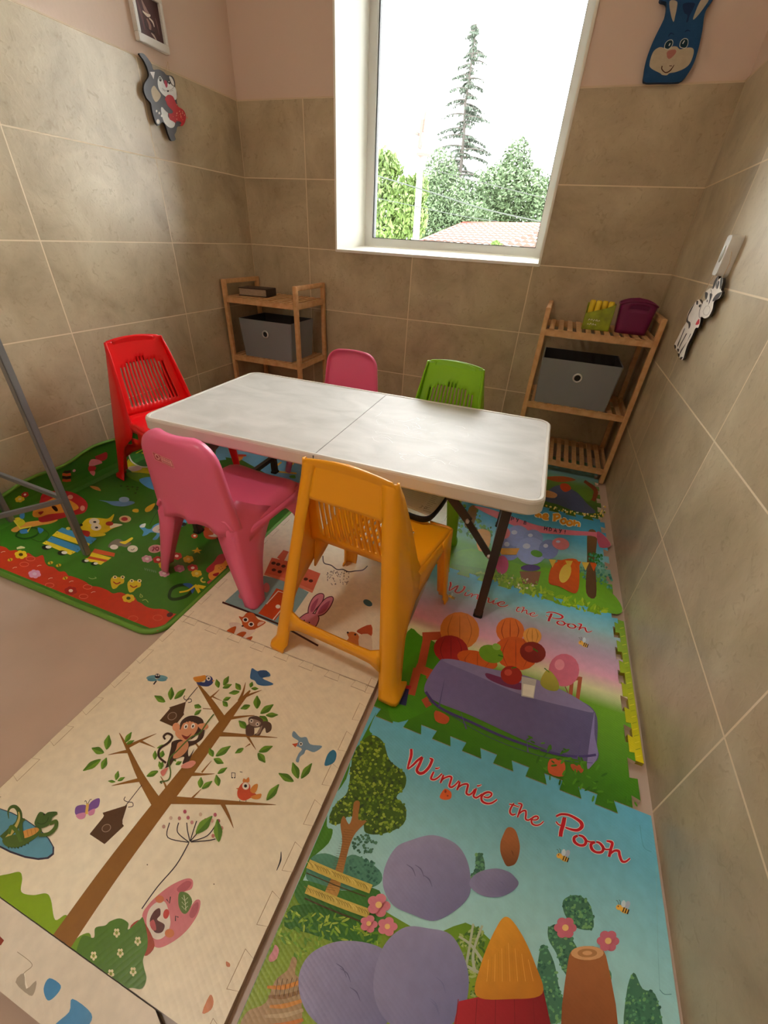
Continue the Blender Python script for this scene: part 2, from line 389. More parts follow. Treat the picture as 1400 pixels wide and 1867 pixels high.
prism(bm, [(WX1-.006, -.003, WZ0-.01), (WX1+.004, -.003, WZ0-.01), (WX1+.004, WD, WZ0-.01), (WX1-.012, WD, WZ0-.01)], (0, 0, WZ1-WZ0+.02))
prism(bm, [(WX0, -.003, WZ1), (WX0, WD, WZ1), (WX0, WD, WZ1+.01), (WX0, -.003, WZ1+.01)], (WX1-WX0, 0, 0))
link('window_reveal', bm, M['white'], wn)
bm = bmesh.new(); prism(bm, [(WX0, -.006, WZ0-.012), (WX0, -.006, WZ0), (WX0, WD, zb), (WX0, WD, WZ0-.012)], (WX1-WX0, 0, 0))
link('window_sill', bm, M['white'], wn)
bm = bmesh.new(); fw = .048; x0, x1, z0, z1 = LX-.004, WX1-.008, zb, WZ1
y0 = WD; y1 = WD+.06
box(bm, (x0, y0, z0), (x0+fw, y1, z1), 0, .003); box(bm, (x1-fw, y0, z0), (x1, y1, z1), 0, .003)
box(bm, (x0, y0+.001, z0), (x1, y1, z0+.042), 0, .003); box(bm, (x0, y0+.001, z1-fw), (x1, y1, z1), 0, .003)
link('window_frame', bm, M['pvc'], wn)
bm = bmesh.new(); g = .006; a, b, c, d = x0+fw, x1-fw, z0+.042, z1-fw
box(bm, (a, y0+.012, c), (a+g, y0+.05, d)); box(bm, (b-g/2, y0+.012, c), (b, y0+.05, d)); box(bm, (a, y0+.012, c), (b, y0+.05, c+g*.6))
link('gasket', bm, M['gasket'], wn)
bm = bmesh.new(); box(bm, (a, y0+.03, c), (b, y0+.034, d)); link('pane', bm, M['glass'], wn)
# fill lamp on the ceiling, unseen and added to brighten the walls and floor
cl = thing('fill_lamp', 'added unseen round fill lamp on the ceiling above the play corner', 'lamp', (.88, -2.55, ZC))
bm = bmesh.new(); bmesh.ops.create_cone(bm, cap_ends=True, segments=40, radius1=.15, radius2=.17, depth=.03, matrix=Matrix.Translation((0, 0, -.015))); link('fill_lamp_base', bm, M['pvc'], cl, True)
LM = bpy.data.materials.new('fill_lamp_glow'); LM.use_nodes = True; e = LM.node_tree.nodes['Principled BSDF']
e.inputs['Emission Color'].default_value = (1, .92, .80, 1); e.inputs['Emission Strength'].default_value = 25.0
bm = bmesh.new(); bmesh.ops.create_uvsphere(bm, u_segments=32, v_segments=12, radius=.14, matrix=Matrix.Translation((0, 0, -.03)) @ Matrix.Diagonal((1, 1, .35, 1))); link('fill_diffuser', bm, LM, cl, True)

# ------------------------------------------------------------------ table
TB = thing('folding_table', 'white rectangular folding table with scuffed top and dark brown legs', 'table', (1.2005, -1.189, 0), math.radians(.75))
def rrect(hx, hy, r, n=8):
    return [(sx*(hx-r)+r*math.cos(a), sy*(hy-r)+r*math.sin(a)) for sx, sy, a0 in ((1, 1, 0), (-1, 1, 90), (-1, -1, 180), (1, -1, 270)) for a in [math.radians(a0+90*k/n) for k in range(n+1)]]
def slabring(bm, levels, mi=0):
    rings = [[bm.verts.new((x, y, z)) for x, y in rrect(hx, hy, r)] for hx, hy, r, z in levels]
    for a, b in zip(rings, rings[1:]):
        for k in range(len(a)): bm.faces.new((a[k], a[(k+1) % len(a)], b[(k+1) % len(a)], b[k])).material_index = mi
    return rings
HX, HY, TZ = .612, .302, .462
bm = bmesh.new(); rg = slabring(bm, [(HX-.02, HY-.02, .04, TZ-.042), (HX-.004, HY-.004, .05, TZ-.042), (HX, HY, .044, TZ-.036), (HX, HY, .044, TZ-.008), (HX-.002, HY-.002, .043, TZ-.003), (HX-.006, HY-.006, .040, TZ), (HX-.012, HY-.012, .036, TZ-.0005), (HX-.014, HY-.014, .034, TZ-.0035)])
bm.faces.new(rg[0][::-1]); link('table_rim', bm, M['tedge'], TB)
bm = bmesh.new()
for s in (-1, 1):
    a, b = (-HX+.014, -.0008) if s < 0 else (.0008, HX-.014)
    pts = [(x, y) for x, y in rrect(HX-.0142, HY-.0142, .034) if x*s > 0]
    pts = pts+[(.0011*s, HY-.0142), (.0011*s, -HY+.0142)] if False else pts
    c = [(.0011*s, (HY-.0142)), (.0011*s, -(HY-.0142))]
    allp = sorted(pts+c, key=lambda p: math.atan2(p[1], p[0]-s*.3))
    vs = [bm.verts.new((x, y, TZ-.0025)) for x, y in allp]; bm.faces.new(vs)
    vs2 = [bm.verts.new((x, y, TZ-.006)) for x, y in allp]
    for i in range(len(vs)): bm.faces.new((vs[i], vs2[i], vs2[(i+1) % len(vs)], vs[(i+1) % len(vs)]))
link('tabletop', bm, M['ttop'], TB)
bm = bmesh.new(); box(bm, (-.0016, -HY-.0004, TZ-.04), (.0016, HY+.0004, TZ-.0035)); link('centre_joint', bm, M['gasket'], TB)
# scribbles left on the top
PT = Print(lambda x, y: Vector((x, y, TZ-.0024)), (0, 0, 1), (0, 1)); PT.W = lambda x, y: (x, y, TZ-.0023)
rr = random.Random(3)
for k in range(34):
    x, y = rr.uniform(.04, .36), rr.uniform(-.20, .12); a = rr.uniform(0, 6.3); l = rr.uniform(.015, .06)
    PT.stroke([(x, y), (x+l*.5*math.cos(a)+rr.uniform(-.01, .01), y+l*.5*math.sin(a)), (x+l*math.cos(a+.5), y+l*math.sin(a+.5))], rr.uniform(.0008, .0022), rr.choice(['e6e6e4', 'dedfe0', 'eeeef0']), n=4)
zz = [(.17, -.02), (.185, .0), (.18, -.03), (.2, -.002), (.193, -.034), (.213, -.006), (.208, -.036), (.228, -.012)]
PT.stroke(zz, .0018, 'e2e2ea', smooth=False); PT.stroke([(.08, -.01), (.06, .03), (.1, .05), (.12, .02), (.08, -.01)], .0016, 'd5d7d6'); PT.stroke([(.1, -.07), (.22, -.06), (.3, -.066)], .0015, 'e4e4e4')
PT.build('chalk_scuffs', M['prt'], TB)['kind'] = 'stuff'
for sx in (-1, 1):
    for sy in (-1, 1):
        bm = bmesh.new(); bar(bm, (sx*.525, sy*.258, .016), (sx*.532, sy*.258, TZ-.042), .024, .028, up=Vector((0, 1, 0)), bev=.004); link('leg', bm, M['brown'], TB)
        bm = bmesh.new(); box(bm, (sx*.525-.014, sy*.258-.016, .010), (sx*.525+.014, sy*.258+.016, .022), 0, .003); link('foot_cap', bm, M['dark'], TB)
        bm = bmesh.new(); bar(bm, (sx*.515, sy*.247, .235), (sx*.435, sy*.247, .335), .004, .02, up=Vector((0, 1, 0)).cross(Vector((.6, 0, .7)))); bar(bm, (sx*.44, sy*.243, .33), (sx*.355, sy*.243, TZ-.042), .006, .024, up=Vector((0, 1, 0)).cross(Vector((.6, 0, .7))))
        bc = link('brace', bm, M['brown'], TB)
        for p in ((sx*.515, .235), (sx*.438, .333)): bm = bmesh.new(); bmesh.ops.create_cone(bm, cap_ends=True, segments=12, radius1=.006, radius2=.005, depth=.014, matrix=Matrix.Translation((p[0], sy*.249, p[1])) @ Matrix.Rotation(math.pi/2, 4, 'X')); link('bolt', bm, M['chrome'], bc, True)
    bm = bmesh.new(); bar(bm, (sx*.527, -.25, .09), (sx*.527, .25, .09), .018, .018); link('crossbar', bm, M['brown'], TB)

# ------------------------------------------------------------------ chairs
def Lleg(levels, side, t=.005, rad=.012):
    """open angle-section leg: levels (z, cx, cy, wx, wy); wx towards the middle, wy along y from the corner"""
    bm = bmesh.new(); rows = []
    for z, cx, cy, wx, wy in levels:
        x = cx*side; sy = 1 if wy > 0 else -1; r = min(rad, abs(wy)*.45, wx*.45)
        rows.append([Vector((x-side*wx, cy, z)), Vector((x-side*wx*.6, cy, z)), Vector((x-side*r, cy, z)), Vector((x-side*r*.3, cy+sy*r*.3, z)), Vector((x, cy+sy*r, z)), Vector((x-side*.001, cy+wy*.6, z)), Vector((x-side*.003, cy+wy, z))])
    grid(bm, rows); return bm
def add_leg(bm, m, root, t=.005):
    o = link('leg', bm, m, root, True); solid(o, t, 0); return o
def slat_chair(name, label, m, loc, rz, hole=False):
    R = thing(name, label, 'chair', loc, rz)
    hw = lambda z: .11+(.57-z)*.125; yr = lambda z: -.2+.15*z      # outer half width and rear plane
    # back panel: leans from the top rear edge forward into the seat
    ub = [-1, -.93, -.86]+[-.79+1.58*k/27 for k in range(28)]+[.86, .93, 1]
    zs = [.583, .578, .56, .54, .52, .505, .49, .475, .46, .44, .42, .40, .38, .36, .345, .33, .315, .302]
    def P(u, z):
        t = (.57-z)/.27; y = -.117+.062*max(0, t)-.012*(1-u*u)*(1-abs(2*t-1) if 0 < t < 1 else 0)
        zz = z
        if z > .565: zz = z-.012*u*u-(.004 if abs(u) > .95 else 0)
        return Vector(((hw(z)-.002)*u, y, zz))
    def sk(i, j):
        if not (3 <= i < 30) or (i-3) % 2 == 0: return False
        k = abs((i-16)/13.5); return zs[j] <= .508-.035*k*k and zs[j+1] >= .328
    bm = bmesh.new(); grid(bm, [[P(u, z) for u in ub] for z in zs], sk)
    # header plate across the rear, rear lip of the top
    hz = [.583, .578, .57, .53, .49, .482]
    grid(bm, [[Vector(((hw(z)-.030)*u, yr(z), z-(.012*u*u if z > .565 else 0))) for u in (-1, -.9, -.5, 0, .5, .9, 1)] for z in hz])
    o = link('backrest', bm, m, R, True); solid(o, .005, 0)
    # seat
    ys = [-.052, -.045, -.03, -.01, .01, .025, .04, .06, .08, .10, .12, .135, .15, .165, .178, .188, .193, .194]
    def S(u, y, k):
        z = .302 if k == 0 else .293 if k == 1 else .288 if k == 2 else .286+.002*(abs(u)**3)
        if y > .17: z -= (.5*(y-.17)/.024)**2*.06 if y < .193 else .02
        if k == len(ys)-1: z = .252
        w = .141+.022*max(0, y+.05)/.24
        return Vector((w*u, y, z-(.004 if abs(u) == 1 else 0)))
    def ss(i, j):
        if not (7 <= i < 26) or (i-3) % 2 == 0: return False
        return .0 <= ys[j] and ys[j+1] <= .125
    bm = bmesh.new(); grid(bm, [[S(u, y, k) for u in ub] for k, y in enumerate(ys)], ss)
    for s in (-1, 1):     # side aprons of the seat
        ay = [-.04, 0, .04, .08, .12, .15, .175, .19]; zb_ = [.185, .197, .212, .227, .238, .246, .25, .25]
        rows = [[Vector((s*(.141+.022*max(0, y+.05)/.24+(.282-z)*.05), y, z)) for y, b in zip(ay, zb_) for z in [.283+(b-.283)*q]] for q in (0, .33, .66, 1)]
        if hole: grid(bm, rows, lambda i, j: (i, j) in ((0, 1), (1, 1)) and j == 1)
        else: grid(bm, rows)
    o = link('seat', bm, m, R, True); solid(o, .005, 0)
    for s in (-1, 1):
        lv = []
        for z, wy in ((0, .052), (.012, .050), (.022, .045), (.06, .05), (.10, .056), (.14, .064), (.165, .078), (.19, .105), (.22, .14), (.26, .152), (.287, .15), (.32, .128), (.36, .112), (.42, .088), (.48, .060), (.53, .035), (.555, .018), (.569, .010)):
            fl = .009 if z < .013 else 0
            cy = yr(z)-fl; fr = min(cy+wy+fl, (-.052 if z > .29 else 9)); lv.append((z, hw(z)+fl, cy, .042+fl*.5-.009*min(1, z/.4), wy+fl*2))
        add_leg(Lleg(lv, s), m, R)
        lv = [(z, .163+(.285-z)*.06+fl, .196+(.285-z)*.02+fl, w, -w2) for z, w, w2, fl in ((0, .034, .036, .006), (.012, .034, .034, .005), (.02, .032, .03, 0), (.1, .036, .034, 0), (.18, .042, .042, 0), (.22, .05, .052, 0), (.25, .062, .07, 0), (.282, .07, .08, 0))]
        add_leg(Lleg(lv, s), m, R)
    bm = bmesh.new(); rows = []
    for q in (0, .5, 1):
        row = []
        for u in (-1, -.9, -.78, -.5, 0, .5, .78, .9, 1):
            zc = .112; hh = .016+.018*max(0, abs(u)-.75)/.25; z = zc+hh*(1-2*q); row.append(Vector(((hw(z)-.037)*u, yr(z)-.0005, z)))
        rows.append(row)
    grid(bm, rows); o = link('stretcher', bm, m, R, True); solid(o, .006, 0)
    return R
def shell_chair(name, label, m, loc, rz, sticker=True):
    R = thing(name, label, 'chair', loc, rz)
    US = [-1, -.985, -.95, -.88, -.75, -.5, -.25, 0, .25, .5, .75, .88, .95, .985, 1]
    zs = [.50, .498, .493, .483, .468, .45, .42, .38, .34, .30, .27, .25, .235, .222]
    def hw(z):
        w = .118+(.5-z)*.10
        if z > .44: t = (z-.44)/.06; w = w-.05*(1-math.sqrt(max(0, 1-t*t)))
        return w
    def B(u, z):
        y = -.155+(.5-z)*.07-.014*(1-u*u); rim = max(0, abs(u)-.88)/.12
        return Vector((hw(z)*u*(1-.02*rim*rim), y+.024*rim**1.3, z+(.0 if z < .498 else -.002*rim)))
    r_ = .055
    zs = [.5-r_*(1-math.cos(math.pi/2*k/6)) for k in range(7)]+[.42, .39, .36, .33, .30, .275, .25, .225]
    def hw2(z):
        w = .112+(.5-z)*.105
        if z > .5-r_: t = (z-(.5-r_))/r_; w -= r_*(1-math.sqrt(max(0, 1-t*t)))
        return w
    def B(u, z): return Vector((hw2(z)*u, -.158+(.5-z)*.07-.012*(1-u*u), z))
    bm = bmesh.new(); UU = [-1+2*k/14 for k in range(15)]; rows = [[B(u, z) for u in UU] for z in zs]
    for i, u in enumerate(UU):                      # fluted lower edge with an arch between the rear legs
        for j, z in enumerate(zs):
            if z < .30: rows[j][i].y -= .012*max(0, math.cos(u*math.pi*3.0))*(.30-z)/.06; rows[j][i].z += .020*(1-u*u)*(.30-z)/.06
    grid(bm, rows)
    ol = [r[0] for r in rows[::-1]]+rows[0][1:-1]+[r[-1] for r in rows]; cc = Vector((0, 0, .33)); rim = []
    for k, p in enumerate(ol):
        a, b = ol[max(0, k-1)], ol[min(len(ol)-1, k+1)]; t = (b-a); nrm_ = Vector((-t.z, 0, t.x)).normalized()
        rim.append([p, p+nrm_*.004+Vector((0, .004, 0)), p+nrm_*.006+Vector((0, .012, 0)), p+nrm_*.006+Vector((0, .024, 0))])
    grid(bm, rim); bmesh.ops.remove_doubles(bm, verts=bm.verts, dist=.0004)
    o = link('backrest', bm, m, R, True); solid(o, .006, 0)
    ys = [-.150, -.13, -.11, -.07, -.02, .04, .10, .14, .165, .18, .188, .19]
    def S(u, k, y):
        w = .138+.012*math.sin((y+.15)/.34*math.pi); e = max(0, abs(u)-.82)/.18
        z = .268-.008*(1-u*u)+(.02*(1-(k/2)) if k < 2 else 0)-.03*e*e
        if y > .14: z -= ((y-.14)/.05)**2*.03
        c = max(0, y-.12)/.07; w *= 1-.14*c*c
        return Vector((w*u, y, z))
    bm = bmesh.new(); grid(bm, [[S(u, k, y) for u in US] for k, y in enumerate(ys)])
    for s in (-1, 1):   # curved side drop
        rows = []
        for q in (0, .5, 1):
            rows.append([Vector((s*(.138+.012*math.sin((y+.15)/.34*math.pi)+.01*q)*(1-.14*(max(0, y-.12)/.07)**2), y, .240-q*(.012+.05*abs((y-.02)/.17)**2.2))) for y in ys])
        grid(bm, rows)
    o = link('seat', bm, m, R, True); solid(o, .006, 0)
    for s in (-1, 1):
        lv = []
        for z, w, d in ((0, .034, .050), (.01, .034, .050), (.06, .042, .060), (.12, .052, .078), (.17, .06, .10), (.20, .064, .125), (.225, .066, .15), (.25, .05, .165), (.28, .03, .10), (.33, .012, .035)):
            cx = .118+(.5-z)*.105+.022*max(0, (.27-z)/.27)**1.3; cy = -.150+(.5-z)*.03-.032*max(0, (.27-z)/.27)
            q_ = .006 if z > .262 else 0; lv.append((z, cx-q_, cy+q_*1.5, w, d))
        add_leg(Lleg(lv, s, rad=.012), m, R, .006)
        lv = []
        for z, w, d in ((0, .032, .036), (.06, .036, .042), (.12, .044, .055), (.17, .05, .07), (.2, .056, .09), (.23, .06, .12), (.248, .06, .13)):
            lv.append((z, .138+.045*((.25-z)/.25), .175+.02*((.25-z)/.25), w, -d))
        add_leg(Lleg(lv, s, rad=.018), m, R, .006)
    if sticker:
        yb = lambda z: -.158+(.5-z)*.07-.012-.0042
        PS = Print(None, (0, -1, 0), (0, 2)); PS.W = lambda x, z: (x, yb(z), z)
        PS.poly([(-.062, .458), (.004, .45), (.004, .425), (-.062, .434)], 'f09aa4', False)
        PS.poly([(-.060, .456), (.002, .448), (.002, .427), (-.060, .436)], 'c25062', False)
        PS.poly([(-.036, .451), (.0, .4465), (.0, .430), (-.036, .4345)], 'eba0a6', False)
        PS.ell(-.048, .446, .008, .008, 'f0b0b4'); PS.ell(-.048, .446, .005, .005, 'b84458')
        for zz, n in ((.4415, 5), (.4335, 7)):
            for k in range(n):
                x = -.033+.030*k/n; PS.stroke([(x, zz+.0028-(x*.12)), (x+.0018, zz-.0022-x*.12)], .0014, 'a03848', False)
                PS.stroke([(x, zz+.0025-(x*.12)), (x+.0026, zz+.0022-x*.12)], .0010, 'a03848', False)
        PS.build('moulded_label', M['prt'], R)['label'] = 'small pale rectangular moulded label on the chair back'
    return R
rad = math.radians
slat_chair('kids_chair', 'red slatted plastic child chair against the left tiled wall', M['red'], (.318, -1.15, .0142), rad(-105), True)
slat_chair('kids_chair', 'orange-yellow slatted plastic child chair with its back to the viewer', M['yellow'], (1.426, -1.606, .0212), rad(-5)).scale = (1, 1, .965)
slat_chair('kids_chair', 'lime green slatted plastic child chair on the window side of the table', M['green'], (1.42, -.915, .0135), rad(175), True)
shell_chair('kids_chair', 'pink solid-back child chair nearest the viewer, moulded label on its back', M['pink'], (.925, -1.525, .0212), rad(-4))
shell_chair('kids_chair', 'pink solid-back child chair behind the table beside the green one', M['pink'], (.905, -.735, .0212), rad(178), False)

# ------------------------------------------------------------------ shelf units
def shelf_unit(label, x0, x1, y0, y1, lv, z0):
    R = thing('bamboo_shelf', label, 'shelf', ((x0+x1)/2, (y0+y1)/2, z0)); hx, hy = (x1-x0)/2, (y1-y0)/2; pw, pd = .020, .024
    H = lv[3]
    for sx in (-1, 1):
        for sy in (-1, 1):
            bm = bmesh.new(); cx = sx*(hx-pw/2); cy = sy*(hy-pd/2); box(bm, (cx-pw/2, cy-pd/2, 0), (cx+pw/2, cy+pd/2, H), 0, .002); link('post', bm, M['wood'], R)
        bm = bmesh.new(); cx = sx*(hx-pw/2); box(bm, (cx-pw/2+.001, -hy+pd, H-.022), (cx+pw/2-.001, hy-pd, H), 0, .002); link('handle_rail', bm, M['wood'], R)
    for z in lv[:3]:
        bm = bmesh.new()
        for sy in (-1, 1): box(bm, (-hx+pw, sy*(hy-.009)-.007, z-.030), (hx-pw, sy*(hy-.009)+.007, z-.003), 0, .0015)
        for sx in (-1, 1): box(bm, (sx*(hx-pw/2)-.007, -hy+pd, z-.030), (sx*(hx-pw/2)+.007, hy-pd, z-.001), 0, .0015)
        n = 11; a, b = -hx+pw+.004, hx-pw-.004; st = (b-a)/n
        for k in range(n): box(bm, (a+st*k+st*.22, -hy+.002, z-.008), (a+st*(k+1)-st*.22, hy-.002, z), 0, .001)
        link('slatted_shelf', bm, M['wood'], R)
    return R
L1, L2, L3, LH = .095, .355, .668, .742
shelf_unit('bamboo slatted shelf unit in the left corner holding a dark book', .015, .475, -.335, -.015, (L1-.01, .35, .655, .735), 0)
shelf_unit('bamboo slatted shelf unit in the right corner, under the purple basket', 1.690, 2.150, -.335, -.015, (.075, .345, .665, .745), .010)
def bin_box(label, cx, cy, z, wx, dy, h, rz=0):
    R = thing('storage_bin', label, 'storage bin', (cx, cy, z), rz); hx, hy = wx/2, dy/2
    bm = bmesh.new(); a = rrect(hx-.012, hy-.01, .006, 2); b = rrect(hx, hy, .006, 2); c = rrect(hx-.005, hy-.005, .004, 2); d = rrect(hx-.017, hy-.015, .004, 2)
    R4 = [[bm.verts.new((x, y, zz)) for x, y in q] for q, zz in ((a, 0), (b, h), (c, h), (d, .006))]
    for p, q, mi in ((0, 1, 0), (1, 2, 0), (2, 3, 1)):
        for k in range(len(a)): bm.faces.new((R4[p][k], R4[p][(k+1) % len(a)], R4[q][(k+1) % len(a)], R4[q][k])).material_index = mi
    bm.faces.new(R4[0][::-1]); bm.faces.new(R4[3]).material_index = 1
    link('fabric_body', bm, [M['fabric'], M['fabricd']], R)
    yf = -hy-.001+.01*(1-.62)
    mt = Matrix.Translation((0, yf-.0015, h*.66)) @ Matrix.Rotation(math.pi/2, 4, 'X')
    bm = bmesh.new(); n = 28; rings = []
    for rad_, z_ in ((.0135, 0), (.0135, .003), (.0165, .0045), (.020, .003), (.0205, 0)): rings.append([bm.verts.new(mt @ Vector((rad_*math.cos(2*math.pi*k/n), rad_*math.sin(2*math.pi*k/n), z_))) for k in range(n)])
    for p, q in zip(rings, rings[1:]):
        for k in range(n): bm.faces.new((p[k], p[(k+1) % n], q[(k+1) % n], q[k]))
    ey = link('eyelet', bm, M['chrome'], R, True)
    bm = bmesh.new(); bmesh.ops.create_circle(bm, cap_ends=True, segments=28, radius=.0138, matrix=mt); link('eyelet_hole', bm, M['dark'], ey)
    return R
bin_box('grey fabric storage bin on the left corner shelf, below the book', .255, -.195, .350, .335, .25, .20)
bin_box('grey fabric storage bin on the right corner shelf, below the purple basket', 1.892, -.205, .355, .335, .25, .20)
# book on the left shelf
bk = thing('book', 'thick dark brown covered book lying on the left bamboo shelf', 'book', (.135, -.19, .6555), rad(8))
bm = bmesh.new(); box(bm, (-.080, -.058, 0), (.088, .058, .004), 0, .001); box(bm, (-.080, -.058, .036), (.088, .058, .040), 0, .001); box(bm, (.084, -.058, .001), (.090, .058, .039), 0, .001); link('cover', bm, M['leather'], bk)
bm = bmesh.new(); box(bm, (-.076, -.055, .004), (.085, .055, .036)); link('page_block', bm, M['pages'], bk)
# things on the right shelf
pk = thing('foam_roll_pack', 'open olive packet of yellow rolls beside the purple basket', 'packet', (1.909, -.21, .6755), rad(-2))
bm = bmesh.new(); prism(bm, [(-.055, -.03, 0), (.055, -.03, 0), (.055, -.03, .105), (.02, -.03, .088), (-.055, -.03, .062)], (0, .003, 0))
prism(bm, [(-.055, -.03, 0), (-.055, .03, 0), (-.055, .03, .085), (-.055, -.03, .062)], (.002, 0, 0)); prism(bm, [(.053, -.03, 0), (.053, .03, 0), (.053, .03, .105), (.053, -.03, .105)], (.002, 0, 0)); box(bm, (-.055, .027, 0), (.055, .03, .1)); box(bm, (-.055, -.03, 0), (.055, .03, .002))
link('wrapper', bm, M['foil'], pk)
for k in range(4):
    bm = bmesh.new(); x = -.037+.0245*k; tube(bm, [(x, .0-.012*(k % 2), .004), (x, .0-.012*(k % 2), .108), (x, -.012*(k % 2), .113)], [.012, .012, .009], 14); link('roll', bm, M['chalk'], pk, True)
PK = Print(None, (0, -1, 0), (0, 2)); PK.W = lambda x, z: (x, -.0305, z)
R_ = random.Random(5)
for k in range(9): x, z = -.036+.010*(k % 5), .034-.016*(k//5); PK.stroke([(x, z+R_.uniform(0, .003)), (x+.003, z+.007+R_.uniform(-.002, .002)), (x+.006, z+R_.uniform(.001, .005))], [.002, .0012, .0022], 'f1efdc')
PK.build('wrapper_print', M['prt'], pk)
bs = thing('purple_basket', 'plum purple plastic basket with a handle slot on the right shelf', 'basket', (2.050, -.20, .6755), rad(-3))
bm = bmesh.new()
def bask(zf, sh=0): return None
out = []; n = 28
for j in range(9):
    q = j/8; row = []; row2 = []
    for k in range(n*2):
        a = 2*math.pi*k/(n*2); c, s_ = math.cos(a), math.sin(a); e = .35
        hx = .060+.011*q; hy = .045+.012*q
        x = hx*math.copysign(abs(c)**e, c); y = hy*math.copysign(abs(s_)**e, s_); top = .098+.030*(1-(x/.09)**2)
        row.append(Vector((x, y, top*q)))
    out.append(row+[row[0].copy()])
def bskip(i, j):
    p = out[j][i]; return j in (6,) and abs(p.x) < .032 and p.y < 0
grid(bm, out, bskip); bmesh.ops.remove_doubles(bm, verts=bm.verts, dist=.0002)
cb = bm.verts.new((0, 0, .0)); base = [v for v in bm.verts if abs(v.co.z) < 1e-6 and v is not cb]; base.sort(key=lambda v: math.atan2(v.co.y, v.co.x))
for k in range(len(base)): bm.faces.new((base[k], base[(k+1) % len(base)], cb))
o = link('basket_body', bm, M['purple'], bs, True); solid(o, .004, -1)
bm = bmesh.new(); tube(bm, [Vector((p.x*1.01, p.y*1.01, p.z)) for p in out[-1]], .0032, 8, cap=False); link('rim', bm, M['purple'], bs, True)

# ------------------------------------------------------------------ grey stand at the left
es = thing('metal_stand', 'grey square-tube metal stand at the left edge on the green mat', 'stand', (.437, -1.713, .012))
def stand_part(nm, p, q, w=.019):
    bm = bmesh.new(); o_ = Vector((.437, -1.713, .012)); bar(bm, Vector(p)-o_, Vector(q)-o_, w, w, up=Vector((0, 1, 0)) if abs(p[2]-q[2]) > .2 else Vector((0, 0, 1)), bev=.002); return link(nm, bm, M['steel'], es)
stand_part('leg', (.437, -1.713, .014), (.427, -1.70, .95)); stand_part('leg', (.026, -1.690, .014), (.030, -1.69, .95)); stand_part('leg', (.22, -2.09, .014), (.225, -2.07, .95))
stand_part('crossbar', (.435, -1.712, .238), (.030, -1.690, .238), .014); stand_part('crossbar', (.437, -1.715, .232), (.222, -2.085, .232), .014); stand_part('crossbar', (.03, -1.69, .236), (.222, -2.085, .236), .014)
bm = bmesh.new(); o_ = Vector((.437, -1.713, .012)); q = [Vector(p)-o_ for p in ((.44, -1.69, .95), (.01, -1.68, .95), (.22, -2.10, .95))]; prism(bm, q, (0, 0, .018)); link('stand_top', bm, M['steel'], es)

#PART2
# ------------------------------------------------------------------ floor mats
def teeth(x0, x1, y, n, amp, flare=.006, sign=1, phase=0):
    """jigsaw edge from x0 to x1 at y, tabs of height amp"""
    p = (x1-x0)/n; pts = []
    for k in range(n):
        a = x0+p*k; pts += [(a, y), (a+p*.27, y), (a+p*.27-flare, y+sign*amp), (a+p*.73+flare, y+sign*amp), (a+p*.73, y)]
    return pts+[(x1, y)]
def mix(a, b, t): t = max(0, min(1, t)); return tuple(x*(1-t)+y*t for x, y in zip(a, b))
ZM = .012
def ramp(stops):
    st = [(y, lin(c)) for y, c in stops]
    def f(x, y):
        if y <= st[0][0]: return st[0][1]
        for (a, c), (b, d) in zip(st, st[1:]):
            if y <= b: return mix(c, d, (y-a)/(b-a))
        return st[-1][1]
    return f
XL, XR = 1.545, 2.140
S12, S23, S34 = -1.842, -1.262, -.690
SKY, SKY2, GRN, GRN2 = '6fb7c9', '9fcfd2', '5f9a12', '3f7a10'
def pooh_mat(label, ya, yb, top, bot, rgt, colfn, side, cuts=40):
    P = Print(lambda a, b: atz(a, b, ZM), (0, 0, 1), (0, 1), (XL+.001, 2.158, ya-.03, yb+.03))
    out = [(XL, ya)]
    out = (teeth(XL, 2.105, ya, 8, .022, sign=-1)[:-1]+[(2.105, ya), (rgt, ya)] if bot else [(XL, ya), (rgt, ya)])
    rt = []
    if isinstance(side, tuple):   # toothed right edge with gaps to the wall
        n = 7; p = (yb-ya)/n
        for k in range(n): a = ya+p*k; rt += [(rgt, a), (rgt, a+p*.3), (rgt+.017, a+p*.3-.004), (rgt+.017, a+p*.75+.004), (rgt, a+p*.75)]
        side = side[0]
    out = out[:-1]+rt if rt else out
    tp = [(rgt, yb)]+teeth(XL, 2.105, yb, 8, .022, sign=-1, flare=.006)[::-1] if top else [(rgt, yb), (XL, yb)]
    g = .0009
    tp = [(x, y-g) for x, y in tp]
    P.slab(out+tp, .001, ZM, colfn, side, cuts); return P
RGT = 2.122
